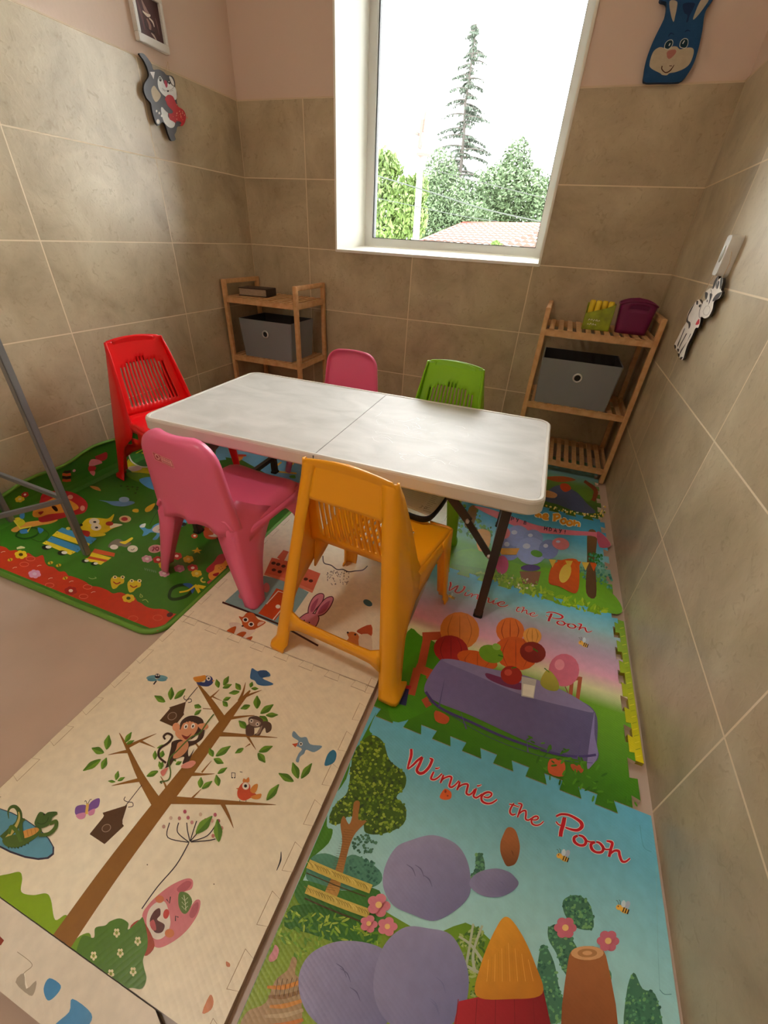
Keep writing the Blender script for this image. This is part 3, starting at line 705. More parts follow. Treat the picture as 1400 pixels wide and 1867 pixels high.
WT = [  # the title, traced as pen strokes: (points, widths)
 (T(720, 1350, 5.833, [172, 92, 172, 160, 150, 240, 132, 305]), [5.5, 6, 5, 3]), (T(720, 1350, 5.833, [135, 308, 190, 265, 240, 215, 292, 178]), [3, 4.5, 5, 5]),
 (T(720, 1350, 5.833, [292, 180, 262, 250, 232, 318, 262, 352, 310, 340, 362, 285, 390, 225, 395, 205, 368, 192]), [5, 6, 6, 6.5, 6, 6, 6, 5, 3]),
 (T(720, 1350, 5.833, [428, 300, 450, 300, 475, 290]), [4, 3, 1.5]), (T(720, 1350, 5.833, [412, 335, 388, 385, 385, 412, 420, 418, 460, 395, 500, 355]), [4, 4.5, 4.5, 4, 3.5, 3]),
 (T(720, 1350, 5.833, [515, 368, 500, 410, 482, 455]), [4, 4.5, 4]), (T(720, 1350, 5.833, [490, 430, 530, 400, 575, 385, 600, 395, 590, 440, 578, 485, 600, 500, 640, 475, 680, 430]), [3, 3.5, 4, 4.5, 4.5, 4.5, 4, 3.5, 3]),
 (T(720, 1350, 5.833, [690, 440, 675, 490, 658, 530]), [4, 4.5, 4]), (T(720, 1350, 5.833, [664, 510, 705, 478, 750, 465, 775, 475, 765, 525, 760, 565, 790, 580, 825, 555, 845, 520]), [3, 3.5, 4, 4.5, 4.5, 4.5, 4, 3.5, 3]),
 (T(720, 1350, 5.833, [862, 512, 848, 555, 835, 592, 860, 612, 895, 595, 925, 570]), [4, 4.5, 4.5, 4, 3.5, 3]), (T(720, 1350, 5.833, [872, 486, 892, 484, 920, 472]), [4, 3, 1.5]),
 (T(720, 1350, 5.833, [940, 600, 985, 610, 1020, 590, 1025, 565, 990, 552, 945, 568, 920, 600, 925, 645, 965, 670, 1020, 670, 1065, 645, 1085, 628]), [3, 3.5, 4, 4, 4.5, 5, 5, 5, 4.5, 4, 3.5, 3]),
 (T(920, 1440, 5.833, [98, 145, 65, 195, 55, 240, 80, 268, 115, 260]), [3.5, 4, 4, 4, 3]), (T(920, 1440, 5.833, [48, 155, 95, 165, 150, 185]), [3, 2.6, 2.2]),
 (T(920, 1440, 5.833, [140, 145, 180, 160, 160, 220, 135, 295]), [2.5, 4, 4, 3.5]), (T(920, 1440, 5.833, [145, 265, 185, 230, 220, 225, 225, 260, 222, 310, 250, 325, 285, 305]), [2.5, 3.5, 4, 4, 4, 3.5, 3]),
 (T(920, 1440, 5.833, [285, 320, 330, 322, 355, 305, 345, 285, 315, 288, 285, 315, 290, 360, 330, 380, 375, 370, 412, 338]), [2.5, 3, 3.5, 3.5, 4, 4, 4, 3.5, 3, 2.5]),
 (T(920, 1440, 5.833, [545, 285, 600, 262, 680, 270, 760, 310, 810, 350, 818, 395, 775, 430, 710, 425, 645, 402]), [4, 5, 5, 6, 7.5, 8, 6.5, 5, 3.5]),
 (T(920, 1440, 5.833, [635, 295, 620, 370, 600, 440, 592, 500]), [8, 9, 8.5, 8]), (T(920, 1440, 5.833, [545, 340, 570, 370, 610, 385]), [3, 3, 3]),
 (T(920, 1440, 5.833, [775, 490, 738, 510, 742, 555, 790, 590, 845, 588, 862, 545, 830, 500, 785, 485]), [5, 6.5, 6.5, 5, 6, 6.5, 5, 4]), (T(920, 1440, 5.833, [855, 535, 900, 555, 950, 555]), [3, 3.5, 3.5]),
 (T(920, 1440, 5.833, [960, 558, 918, 580, 925, 630, 970, 665, 1030, 662, 1045, 618, 1010, 570, 970, 555]), [5, 6.5, 6.5, 5, 6, 6.5, 5, 4]), (T(920, 1440, 5.833, [1040, 610, 1070, 635, 1110, 635]), [3, 3.5, 3.5]),
 (T(920, 1440, 5.833, [1080, 545, 1140, 565, 1125, 640, 1108, 715]), [3, 6.5, 6.5, 6]), (T(920, 1440, 5.833, [1125, 680, 1165, 650, 1210, 655, 1220, 700, 1245, 760, 1285, 765, 1330, 730]), [4, 5, 6, 6, 5.5, 4.5, 3.5])]
def title(P, f=None, k=.86, extra=2.4, red='c00f24'):
    segs = [([f(q) for q in p] if f else p, w) for p, w in WT]
    lw = max(P.level([P.w(q) for p, w in segs for q in p]), 1)
    P.done[-1] = (P.done[-1][0], lw+1)
    for p, w in segs: P.stroke(p, [(x+extra)*k for x in w], 'f2e6e2', lvl=lw)
    for p, w in segs: P.stroke(p, [x*k for x in w], red, lvl=lw+1)
def bee(P, x, y, k=1, a=25):
    c, s = math.cos(math.radians(a)), math.sin(math.radians(a)); q = lambda u, v: (x+k*(u*c-v*s), y+k*(u*s+v*c))
    P.ell(*q(6, -9), 5*k, 8*k, 'aab4c6', a); P.ell(*q(-1, -8), 4*k, 7*k, 'c9d6de', a-20)
    P.ell(*q(5, 2), 9*k, 5*k, 'e2b64c', a); P.ell(*q(-6, 1), 5.5*k, 5*k, 'eab44a')
    for u in (3, 7.5, 12): P.stroke([q(u, -3), q(u+.8, 6)], 2.2*k, '33231c', False)
    P.stroke([q(-8, -3), q(-13, -8), q(-16, -8)], .8*k, '33231c'); P.stroke([q(-6, -4), q(-9, -10), q(-12, -11)], .8*k, '33231c'); P.ell(*q(-8, 0), 1*k, 1.3*k, '33231c')
def blob(P, pts, col, n=5, grad=None): P.poly(pts, col, True, n, grad)
def fuzzy(P, pts, cols, n, r, seed=1, el=1.3):
    """foliage painted as many dabs inside an outline"""
    R = random.Random(seed); xs = [p[0] for p in pts]; ys = [p[1] for p in pts]; sm = catmull(pts, True, 6)
    def ins(x, y):
        c = False
        for i in range(len(sm)):
            (a, b), (d, e) = sm[i], sm[i-1]
            if (b > y) != (e > y) and x < (d-a)*(y-b)/(e-b)+a: c = not c
        return c
    k = 0; tries = 0; lv = P.level([P.w(p) for p in pts])
    P.done[-1] = (P.done[-1][0], lv+3)
    while k < n and tries < n*20:
        tries += 1
        x, y = R.uniform(min(xs), max(xs)), R.uniform(min(ys), max(ys))
        if not ins(x, y): continue
        k += 1; a = R.uniform(0, 6.28); rr_ = r*R.uniform(.6, 1.3); m = 6
        ps = P.clip([P.w((x+rr_*el*math.cos(t)*math.cos(a)-rr_*math.sin(t)*math.sin(a), y+rr_*el*math.cos(t)*math.sin(a)+rr_*math.sin(t)*math.cos(a))) for t in [2*math.pi*j/m for j in range(m)]])
        if len(ps) >= 3: P.face(ps, lin(R.choice(cols)), lv+k/n*3)
def V3(px, py): return atz(px, py, ZM)
def g2(c, a, b):
    A, B = V3(*a), V3(*b); return (c, A, B-A)
# --- nearest picture mat
m1 = pooh_mat('', -2.47, S12, True, False, 2.156, ramp([(-2.47, '3f6f1c'), (-2.26, '7fa58a'), (-2.20, 'a9d3cf'), (-2.08, '93c9cd'), (-1.95, '6cb3c6'), (-1.85, '5fb0cc')]), 'c9b9a6')
E5 = lambda l: T(500, 1290, 3.235, l)
F3 = lambda l: T(800, 1300, 3.043, l)
# green border strip along the left
blob(m1, E5([600, 30, 560, 130, 575, 165, 470, 250, 425, 420, 330, 560, 310, 700, 345, 720, 320, 800, 230, 880, 215, 905, 155, 1050, 30, 1250, -120, 1640, -260, 1900, -320, 1900, -240, 1650, 0, 1250, 250, 750, 420, 380]), '3f7d0e', 3)
m1.poly(E5([-120, 1400, 30, 1260, 160, 1050, 500, 1120, 900, 1330, 1200, 1300, 1500, 1900, -330, 1900]), '5f8c1c', True, 4, g2('8fa62a', (640, 1620), (600, 1800)))
m1.poly(E5([215, 890, 300, 860, 400, 890, 480, 870, 620, 960, 620, 1040, 480, 1080, 300, 1060, 190, 1010]), '4d8a72', True, 4)
m1.poly(E5([160, 1020, 400, 1080, 620, 1080, 640, 1330, 400, 1300, 140, 1150]), '3c7a2c', True, 4)
blob(m1, E5([110, 1170, 330, 1180, 560, 1290, 620, 1380, 420, 1400, 200, 1330, 60, 1290]), '2f6a1a', 3)
fuzzy(m1, E5([60, 1200, 500, 1260, 640, 1360, 500, 1480, 100, 1480, -60, 1400]), ['6f9f24', '88ae30', '5b8d1c', '9bb840'], 150, 2.2, 5, 3.5)
# round leafy tree
tr = E5([560, 165, 640, 200, 680, 310, 770, 390, 770, 470, 720, 530, 775, 590, 760, 690, 640, 745, 540, 740, 520, 680, 440, 640, 400, 680, 340, 690, 325, 640, 370, 560, 430, 500, 450, 380, 470, 270])
blob(m1, tr, '3d5e14', 4); fuzzy(m1, tr, ['6a8c1e', '7f9e2a', '50741a', '93ad3c', '3c5a18', '2f4a20'], 620, 2.3, 2)
blob(m1, E5([470, 560, 505, 560, 495, 660, 545, 670, 480, 740, 440, 830, 400, 1000, 370, 1115, 300, 1105, 320, 1040, 360, 960, 400, 800, 390, 690, 410, 640, 440, 690, 460, 640]), '9a6a34', 3, g2('c09046', (630, 1560), (600, 1620)))
for k in range(26):
    t = k/26; x = 440-115*t; y = 720+370*t; m1.stroke(E5([x-28, y, x+30, y+8]), [.5, 1.6, .4], '5a3c1e')
fuzzy(m1, E5([460, 780, 540, 750, 600, 800, 560, 860, 480, 850]), ['4d8268', '3c6e58'], 60, 2.2, 3)
fuzzy(m1, E5([420, 920, 520, 880, 610, 950, 600, 1040, 420, 1020]), ['3f7a68', '4f8d74', '2f6656'], 90, 2.4, 4)
for a, b, w in ((( 200, 925), (570, 1075), 17), ((190, 1075), (560, 1220), 17), ((190, 980), (540, 1120), 2), ((180, 1130), (520, 1270), 3)):
    m1.stroke(E5([*a, (a[0]+b[0])/2, (a[1]+b[1])/2+4, *b]), w, 'c8b455' if w > 5 else '4b3e1c')
    if w > 5:
        for k in range(22): t = k/22; x = a[0]+(b[0]-a[0])*t; y = a[1]+(b[1]-a[1])*t; m1.stroke(E5([x-12, y-16, x+4, y, x+10, y+18]), .9, random.choice(['8f7a2a', 'e0d27e', '6d5c1e']))
# cut logs bottom left
blob(m1, T(250, 1480, 3.5, [880, 1080, 960, 1010, 990, 930, 1020, 950, 1010, 1040, 1080, 1060, 1160, 1010, 1170, 1080, 1080, 1130, 1050, 1200, 1020, 1400, 680, 1400, 700, 1280, 820, 1220]), 'a58a62', 4)
for k, c in enumerate(['c9852e', '8f6a3c', 'c98a3a', 'b8a27c', 'c07428']): m1.stroke(T(250, 1480, 3.5, [830+8*k-40*(k > 2), 1120+62*k, 940, 1120+60*k, 1060, 1080+62*k]), [5, 9, 6], c)
for k in range(9): m1.stroke(T(250, 1480, 3.5, [900+30*k, 1060+4*(k % 3), 890+28*k, 1120, 880+28*k, 1180]), .9, '4a341e')
blob(m1, T(250, 1480, 3.5, [880, 850, 905, 880, 890, 940, 850, 960, 840, 930, 865, 890]), 'c98a90', 3)
# background bushes right
for l, sd in (((140, 940, 200, 870, 205, 790, 235, 780, 255, 850, 230, 960, 150, 970), 1), ((690, 1040, 760, 1010, 830, 1050, 855, 1130, 850, 1200, 760, 1190, 700, 1120), 2), ((610, 1190, 680, 1180, 760, 1290, 790, 1370, 800, 1450, 760, 1510, 690, 1430, 650, 1330, 610, 1260), 3), ((560, 1320, 590, 1290, 640, 1390, 670, 1540, 720, 1680, 560, 1720, 540, 1500), 4), ((1040, 1560, 1080, 1440, 1130, 1530, 1200, 1560, 1240, 1720, 1240, 1800, 1040, 1800), 5), ((880, 1420, 950, 1430, 950, 1500, 890, 1530), 6)):
    q = F3(l); blob(m1, q, '42765c', 4); fuzzy(m1, q, ['4f8a66', '5f9a70', '356a54', '6fa56c', '2f6050'], 110, 2.6, sd)
fuzzy(m1, F3([100, 1230, 230, 1180, 250, 1500, 130, 1620, 20, 1600, 20, 1300]), ['4f7a2c', '7a9a48', '3f6a24', '9fb468'], 260, 2.2, 9, 2.5)
for l in ((190, 1170, 150, 1400, 95, 1580), (110, 1240, 180, 1290, 250, 1390), (240, 1180, 190, 1330, 200, 1440), (60, 1330, 130, 1390, 220, 1440)): m1.stroke(F3(l), [4, 5, 6], 'a9b49a')
# large plain stand-in shapes: lavender boulders, an amber haystack on a red rug, a brown stump, pink blossoms
LAV, LAV2 = '9290b4', '6f6f96'
def boulder(P, cx, cy, rx, ry, c, c2, n=13, seed=0, cracks=3):
    R = random.Random(seed); P.poly([(cx+rx*math.cos(t)*R.uniform(.93, 1.05), cy+ry*math.sin(t)*R.uniform(.93, 1.05)) for t in [2*math.pi*k/n for k in range(n)]], c, True, 5, g2(c2, (cx-rx*.3, cy-ry*.5), (cx+rx*.5, cy+ry)))
    for k in range(cracks): x, y = cx+rx*R.uniform(-.5, .4), cy+ry*R.uniform(-.5, .4); P.stroke([(x, y), (x+rx*.13, y+ry*.1), (x+rx*.2, y+ry*.28)], [.6, 2.2, .6], '5d5b80' if c == LAV else c2)
boulder(m1, 780, 1600, 82, 78, LAV, LAV2, seed=1); boulder(m1, 900, 1610, 44, 26, '8583a8', LAV2, seed=6, cracks=1)
boulder(m1, 640, 1800, 96, 90, LAV, LAV2, seed=2); boulder(m1, 770, 1790, 88, 104, '8b89ac', LAV2, seed=3)
for cx, cy, r in ((690, 1652, 20), (706, 1690, 17), (672, 1686, 15)):
    for k in range(5): a = k*1.257; m1.ell(cx+r*.6*math.cos(a), cy+r*.6*math.sin(a), r*.5, r*.45, 'cf7c8a')
    m1.ell(cx, cy, r*.3, r*.3, 'e6c07c')
m1.poly([(820, 1900), (836, 1826), (900, 1812), (990, 1806), (1010, 1900)], 'a8202c', False, 4, g2('7e141e', (880, 1800), (930, 1880)))
for k in range(5): m1.stroke([(835+34*k, 1822), (830+36*k, 1870)], 1.6, '7e141e', False)
m1.poly([(868, 1816), (876, 1760), (900, 1700), (922, 1672), (948, 1700), (974, 1756), (988, 1812), (930, 1822)], 'dc9a2c', True, 6, g2('b87420', (900, 1680), (960, 1800)))
for k in range(14): m1.stroke([(890+6*k, 1720+abs(k-6)*5), (887+7*k, 1790)], [.5, 1.8, .5], 'b47a1c' if k % 2 else 'f0bc58')
m1.poly([(1028, 1900), (1034, 1760), (1050, 1730), (1090, 1728), (1108, 1760), (1122, 1900)], 'a86a3c', True, 4, g2('8a4f2c', (1060, 1710), (1080, 1870))); m1.ell(1070, 1738, 30, 13, 'd0a070'); m1.ell(1070, 1738, 18, 8, 'b07c4c'); m1.ell(1070, 1738, 9, 4, 'd0a070')
for cx, cy in ((1030, 1692), (1108, 1716)):
    for k in range(6): a = k*1.047; m1.ell(cx+12*math.cos(a), cy+12*math.sin(a), 9, 8, 'c46a7c')
    m1.ell(cx, cy, 6, 6, 'e6c07c')
boulder(m1, 930, 1545, 18, 36, 'a8683a', '6f4020', seed=9, cracks=1)
title(m1)
m1.poly(T(720, 1350, 5.833, [475, 600, 520, 520, 560, 520, 600, 560, 590, 620, 520, 632]), 'd8622c', True, 4); m1.ell(812, 1443, 2, 3, '8f3420'); m1.ell(816, 1451, 1.8, 1.6, '8f3420')
bee(m1, 1025, 1562, .95); bee(m1, 1134, 1656, 1.0)
m1.stroke(F3([1115, 620, 1135, 740, 1180, 770]), .9, '4e98ac'); m1.stroke(F3([1205, 850, 1215, 1300, 1225, 1540]), .9, '7fb6bc'); m1.stroke(F3([1225, 1535, 1250, 1560, 1290, 1560]), 1.3, '5a8f96')
o = m1.build('play_mat', M['pr']); tag(o, 'foam puzzle mat nearest the viewer, blue sky picture with large red title lettering', 'mat', 'picture puzzle mats')
# --- second picture mat: tea table scene
m2 = pooh_mat('', S12+.0006, S23, True, True, RGT, ramp([(-1.88, '2f6e0c'), (-1.80, '3f8010'), (-1.62, '6aa51c'), (-1.575, 'd6d8a8'), (-1.52, 'e0a6c0'), (-1.45, 'b7a0b8'), (-1.38, '9fb4bc'), (-1.345, '86c0cc'), (-1.26, '4fb2d6')]), ('c9b9a6',), 60)
N3 = lambda l: T(740, 880, 3.333, l)
m2.poly(N3([10, 905, 90, 930, 200, 1000, 300, 1250, 100, 1400, -80, 1450, -100, 1250]), '3f8510', True, 4)
for l in ((100, 935, 215, 930), (60, 1120, 165, 1165), (130, 940, 95, 1110), (70, 1130, 30, 1290), (160, 1170, 140, 1200), (110, 1310, 140, 1360)): m2.stroke(N3(l), 15 if l[1] < 1300 else 12, 'a8482a', False)
for l in ((1000, 1190, 1060, 1190), (1060, 1180, 1040, 1330), (1010, 1180, 1000, 1290)): m2.stroke(N3(l), 7, 'a8502c', False)
# plain heaps behind the table: pumpkins, a red jar, an orange drape, a pink balloon
for cx, cy, rx, ry, c, c2 in ((838, 1150, 36, 34, 'cf7c34', 'b05c20'), (822, 1185, 32, 26, '9e2020', '781418'), (870, 1204, 38, 16, 'c45a20', 'a84418')):
    m2.ell(cx, cy, rx, ry, c, 15)
    for k in (-1, 0, 1): m2.stroke([(cx+k*rx*.35, cy-ry*.85), (cx+k*rx*.6, cy), (cx+k*rx*.35, cy+ry*.85)], [.5, 2, .5], c2)
for cx, cy, rx, ry, c, c2 in ((930, 1150, 26, 24, 'd8702c', 'a83c18'), (940, 1192, 40, 30, 'cf5a20', 'a83c18'), (970, 1160, 17, 15, 'e0a04c', 'c07c2c')):
    m2.ell(cx, cy, rx, ry, c, 15)
    for k in (-1, 0, 1): m2.stroke([(cx+k*rx*.35, cy-ry*.85), (cx+k*rx*.6, cy), (cx+k*rx*.35, cy+ry*.85)], [.5, 2, .5], c2)
m2.ell(1028, 1222, 28, 30, 'd06c86'); m2.ell(1020, 1212, 9, 10, 'e290a4'); m2.stroke([(1030, 1252), (1036, 1268), (1030, 1282)], 1.5, '8c3048')
m2.ell(895, 1193, 23, 16, '6a9c24', 20); m2.ell(905, 1180, 8, 6, '89b84a', 20); m2.stroke(N3([560, 1050, 590, 1060]), [3, 6, 2], '2f7010')
m2.ell(971, 1190, 24, 19, '7e1a14', 15); m2.ell(964, 1184, 8, 6, 'a83828'); m2.stroke(N3([770, 1010, 800, 1030]), [2, 6, 2], '2f7a14')
# tablecloth
m2.poly(N3([110, 1250, 200, 1090, 260, 1085, 500, 1150, 720, 1190, 1000, 1300, 1150, 1400, 1160, 1600, 1170, 1660, 1130, 1700, 950, 1660, 700, 1560, 400, 1420, 180, 1330]), '756c9c', True, 6, g2('56507c', (860, 1240), (960, 1400)))
m2.poly(T(800, 1300, 3.043, [860, 0, 862, 120, 882, 230, 850, 290, 820, 290]), '847bb0', True, 4)
m2.poly(N3([225, 1085, 300, 1078, 500, 1130, 740, 1180, 1000, 1290, 1140, 1395, 1000, 1370, 700, 1290, 420, 1170]), '857da8', True, 6)
m2.stroke([(776, 1262), (800, 1290), (860, 1318), (920, 1345), (1000, 1372), (1050, 1380), (1086, 1377)], 4.6, '433873')
m2.stroke([(781, 1278), (860, 1328), (920, 1357), (1000, 1383), (1080, 1392)], .9, '433873')
for l in ((840, 1300, 850, 1330), (1060, 1340, 1052, 1385), (960, 1350, 962, 1372), (810, 1240, 800, 1290)): m2.stroke(T(0, 0, 1, l), [.5, 1.6, 3], '565080')
m2.poly(N3([485, 1160, 560, 1180, 720, 1230, 700, 1262, 600, 1240, 500, 1195]), '6c2850', True, 5); m2.ell(932, 1232, 20, 17, '9c2018', 15); m2.ell(926, 1227, 7, 6, 'c24a38'); m2.stroke(N3([640, 1130, 670, 1125]), [2, 6, 2], '2f7a14')
m2.poly(N3([845, 1150, 880, 1150, 925, 1215, 920, 1265, 860, 1262, 815, 1220]), 'b0a83c', True, 5, g2('8c8a28', (1000, 1230), (1008, 1262))); m2.stroke(N3([840, 1130, 870, 1155]), [2, 5, 1], '2f6a14')
m2.poly(N3([702, 1180, 792, 1200, 775, 1315, 700, 1300]), 'b9b7b4', False); m2.poly(N3([712, 1225, 782, 1238, 772, 1308, 706, 1294]), 'dedcd0', False)
m2.poly([(1002, 1385), (1028, 1390), (1026, 1416), (1000, 1410)], 'c0552a', True, 3); m2.poly([(1040, 1394), (1062, 1398), (1060, 1410), (1045, 1406)], 'b04c26', True, 3); m2.poly(E5([950, 20, 1030, 60, 1010, 100, 950, 80]), 'b84f28', True, 3)
# same title, smaller and further off: carried over by the mat-to-mat map
pa = [atz(748, 1366, ZM), atz(1148, 1567, ZM)]; pb = [atz(820, 1061, ZM), atz(1079, 1151, ZM)]
ca_, cb_ = complex(pa[0].x, pa[0].y), complex(pb[0].x, pb[0].y); kk = (complex(pb[1].x, pb[1].y)-cb_)/(complex(pa[1].x, pa[1].y)-ca_)
def move(q):
    v = cb_+kk*(complex(q.x, q.y)-ca_); return Vector((v.real, v.imag, ZM))
oldfn = m2.fn; m2.fn = lambda a, b: move(atz(a, b, ZM)); title(m2); m2.fn = oldfn
bee(m2, 1063, 1173, .75)
bee(m2, 823, 1088, .5)
fuzzy(m2, [(960, 1340), (1090, 1400), (1165, 1470), (1120, 1470), (1000, 1420)], ['3c7a12', '4f8f1a', '2f6a10'], 60, 2.2, 12, 3)
m2.poly([(734, 1254), (746, 1256), (740, 1287), (728, 1284)], '1c2050', False); m2.poly([(738, 1249), (750, 1251), (748, 1257), (736, 1255)], 'b01c2c', False)
o = m2.build('play_mat', M['pr']); tag(o, 'foam puzzle mat second from the viewer, picture of a table under a purple cloth', 'mat', 'picture puzzle mats')
# yellow-green border strip along its wall side
P = Print(None, (0, 0, 1), (0, 1)); a, b = -1.735, -1.285; n = 6; p = (b-a)/n; out = []
for k in range(n): y = a+p*k; out += [(2.139, y), (2.139, y+p*.25), (2.128, y+p*.22), (2.128, y+p*.8), (2.139, y+p*.75)]
out += [(2.139, b), (2.156, b), (2.156, a)]
P.slab(out, .001, ZM+.001, ramp([(-1.74, 'd9c80c'), (-1.62, 'b8bc12'), (-1.45, '8fae1c'), (-1.28, '6f9e1c')]), '8f8a20', 10)
P.W = lambda x, y: (x, y, ZM+.001)
for k in range(26): y = a+.01+k*.0168; P.stroke([(2.142, y), (2.153, y+.008)], .0014, '8f9c10' if k % 2 else 'e2d83c')
tag(P.build('mat_edge_strip', M['pr']), 'yellow-green foam edge strip between the mats and the right wall', 'edge strip')
# --- third picture mat: banner and posts
m3 = pooh_mat('', S23+.0006, S34, True, True, RGT-.004, ramp([(-1.29, '7fb01c'), (-1.2, '5f9a20'), (-1.10, '6aa838'), (-1.06, '7fb8a0'), (-1.0, '8fcbd8'), (-.9, '54b4dc'), (-.69, '3f9cc8')]), ('c9b9a6',), 40)
O5 = lambda l: T(880, 860, 5.833, l)
m3.poly(N3([250, 480, 560, 540, 800, 640, 1000, 720, 1290, 800, 1280, 700, 1100, 560, 900, 520, 700, 500, 400, 400]), '6fae24', True, 4)
fuzzy(m3, N3([400, 540, 600, 560, 820, 640, 1240, 780, 1100, 790, 780, 690]), ['8cb81c', 'a8c42c', '6f9f18'], 120, 2.2, 21, 3)
fuzzy(m3, N3([1020, 540, 1200, 500, 1260, 600, 1230, 640]), ['4f9a8c', '3c867c', '62ac98'], 70, 2.2, 22)
fuzzy(m3, N3([320, 170, 420, 130, 470, 260, 520, 280, 500, 380, 330, 300]), ['5c9a38', '3f7c40', '74aa44'], 110, 2.4, 23)
m3.poly(N3([1105, 300, 1160, 310, 1150, 480, 1155, 690, 1095, 670, 1100, 480]), '7c5a38', True, 4, g2('5c4028', (1080, 980), (1086, 1080)))
m3.poly(N3([385, 150, 430, 150, 410, 260, 355, 260]), '8c6844', True, 3)
m3.poly(N3([470, 150, 600, 190, 800, 260, 1000, 290, 1130, 300, 1190, 310, 1245, 380, 1180, 395, 1150, 330, 1000, 320, 780, 300, 600, 240, 420, 150]), 'e07c94', True, 4)
m3.poly(N3([1160, 300, 1200, 320, 1243, 385, 1175, 392]), 'c45c7c', True, 3)
# writing on the banner and above it
def block(P, txt, x, y, dx, dy, h, w, col, sl=0):
    G = {'A': [[0, 1, .5, 0, 1, 1], [.2, .65, .8, .65]], 'P': [[0, 1, 0, 0], [0, 0, 1, .1, 1, .45, 0, .55]], 'Y': [[0, 0, .5, .5], [1, 0, .4, 1]], 'H': [[0, 0, 0, 1], [1, 0, 1, 1], [0, .5, 1, .5]], 'D': [[0, 0, 0, 1, .8, .8, .9, .3, 0, 0]], 'B': [[0, 0, 0, 1, .9, .9, .8, .5, 0, .5, .8, .4, .8, .1, 0, 0]], 'I': [[.5, 0, .5, 1]], '!': [[.5, 0, .5, .65], [.5, .85, .5, 1]],
         'R': [[0, 1, 0, 0, .9, .1, .9, .45, 0, .5, .9, 1]], 'T': [[0, 0, 1, 0], [.5, 0, .5, 1]], 'o': [[.5, .35, .05, .5, .05, .85, .5, 1, .95, .85, .95, .5, .5, .35]], 'h': [[0, 0, 0, 1], [0, .6, .5, .38, .9, .55, .9, 1]], 'e': [[.1, .68, .9, .66, .75, .38, .3, .38, .05, .7, .3, 1, .9, .95]], 't': [[.4, 0, .4, .9, .8, 1], [0, .35, .9, .35]]}
    for ch in txt:
        if ch != ' ':
            for l in G[ch]: P.stroke([(x+l[i]*h*.62+(1-l[i+1])*sl, y+l[i]*h*.62*dy/max(dx, .1)+l[i+1]*h) for i in range(0, len(l), 2)], w, col, ch in 'ohe')
        x += dx; y += dy
block(m3, 'PPY', 923, 940, 8.6, 2.4, 7, 1.6, '38204a', 1)
block(m3, 'B', 955, 950, 9, 2, 6, 1.6, '38204a', 1)
block(m3, 'HDAY!', 992, 960, 8.8, 1.6, 7, 1.6, '38204a', 1)
for w, c in ((6.5, 'f3ead8'), (4, 'e09a2c')):
    m3.stroke(O5([560, 455, 575, 475]), w, c, False); m3.stroke(O5([590, 440, 585, 490]), w, c); m3.stroke(O5([590, 465, 610, 460, 620, 495]), w, c)
    m3.stroke(O5([650, 482, 685, 480, 680, 458, 650, 462, 642, 490, 665, 505, 700, 503]), w, c); m3.stroke(O5([765, 462, 762, 530]), w*1.2, c, False); m3.stroke(O5([745, 462, 800, 458, 815, 485, 770, 505]), w, c)
    m3.stroke(O5([850, 505, 830, 525, 850, 552, 880, 540, 875, 510, 850, 505]), w, c); m3.stroke(O5([915, 525, 895, 545, 912, 570, 945, 562, 942, 532, 915, 525]), w, c)
    m3.stroke(O5([975, 515, 968, 580]), w, c, False); m3.stroke(O5([972, 555, 1005, 545, 1022, 560, 1018, 590]), w, c)
# plain stand-in shapes: a bunch of blue and pink balloons, orange flags, baskets
for cx, cy, rx, ry, c in ((930, 1000, 20, 22, '7f90cc'), (944, 978, 22, 20, '8f9fd6'), (972, 982, 18, 16, '8798d0'), (968, 1005, 28, 25, '97a8dc'), (1000, 1002, 18, 18, '7f90cc'), (1022, 992, 16, 11, 'd8808c'), (918, 972, 12, 11, 'd8808c')):
    m3.ell(cx, cy, rx, ry, c, 10); m3.ell(cx-rx*.3, cy-ry*.35, rx*.25, ry*.2, 'c4ccec')
m3.poly(N3([560, 400, 690, 400, 670, 440, 580, 440]), 'e0aa40', False); m3.poly(N3([430, 290, 510, 300, 500, 400, 440, 410]), 'e0a44c', True, 4)
m3.ell(915, 1030, 12, 17, 'c0507c'); m3.poly(N3([690, 540, 820, 540, 800, 620, 710, 615]), '8a5c3a', False); m3.ell(967, 1036, 18, 6, '54407c'); m3.ell(978, 1010, 11, 6, '5fa03c', 15)
m3.poly([(1000, 1062), (1010, 1028), (1050, 1020), (1056, 1050), (1050, 1082), (1020, 1070)], 'e0641c', True, 5, g2('c04c18', (1000, 1020), (1010, 1085)))
for k in range(6): m3.poly([(1000+15*k, 1020+1.2*k), (1014+15*k, 1021+1.2*k), (1007+15*k, 1036+1.2*k)], 'd85c1c' if k % 2 else 'e8c850', False)
m3.ell(1030, 1046, 10, 18, 'e8c850', 20)
fuzzy(m3, N3([1110, 430, 1190, 440, 1190, 500, 1120, 480]), ['2f8a34', '4aa88c', '1f7430'], 40, 2, 31)
fuzzy(m3, N3([520, 540, 800, 600, 760, 660, 560, 600]), ['9fb840', '6f9a24', 'e0dcc0'], 70, 1.6, 32)
o = m3.build('play_mat', M['pr']); tag(o, 'foam puzzle mat with a pink banner picture, right of the table leg', 'mat', 'picture puzzle mats')
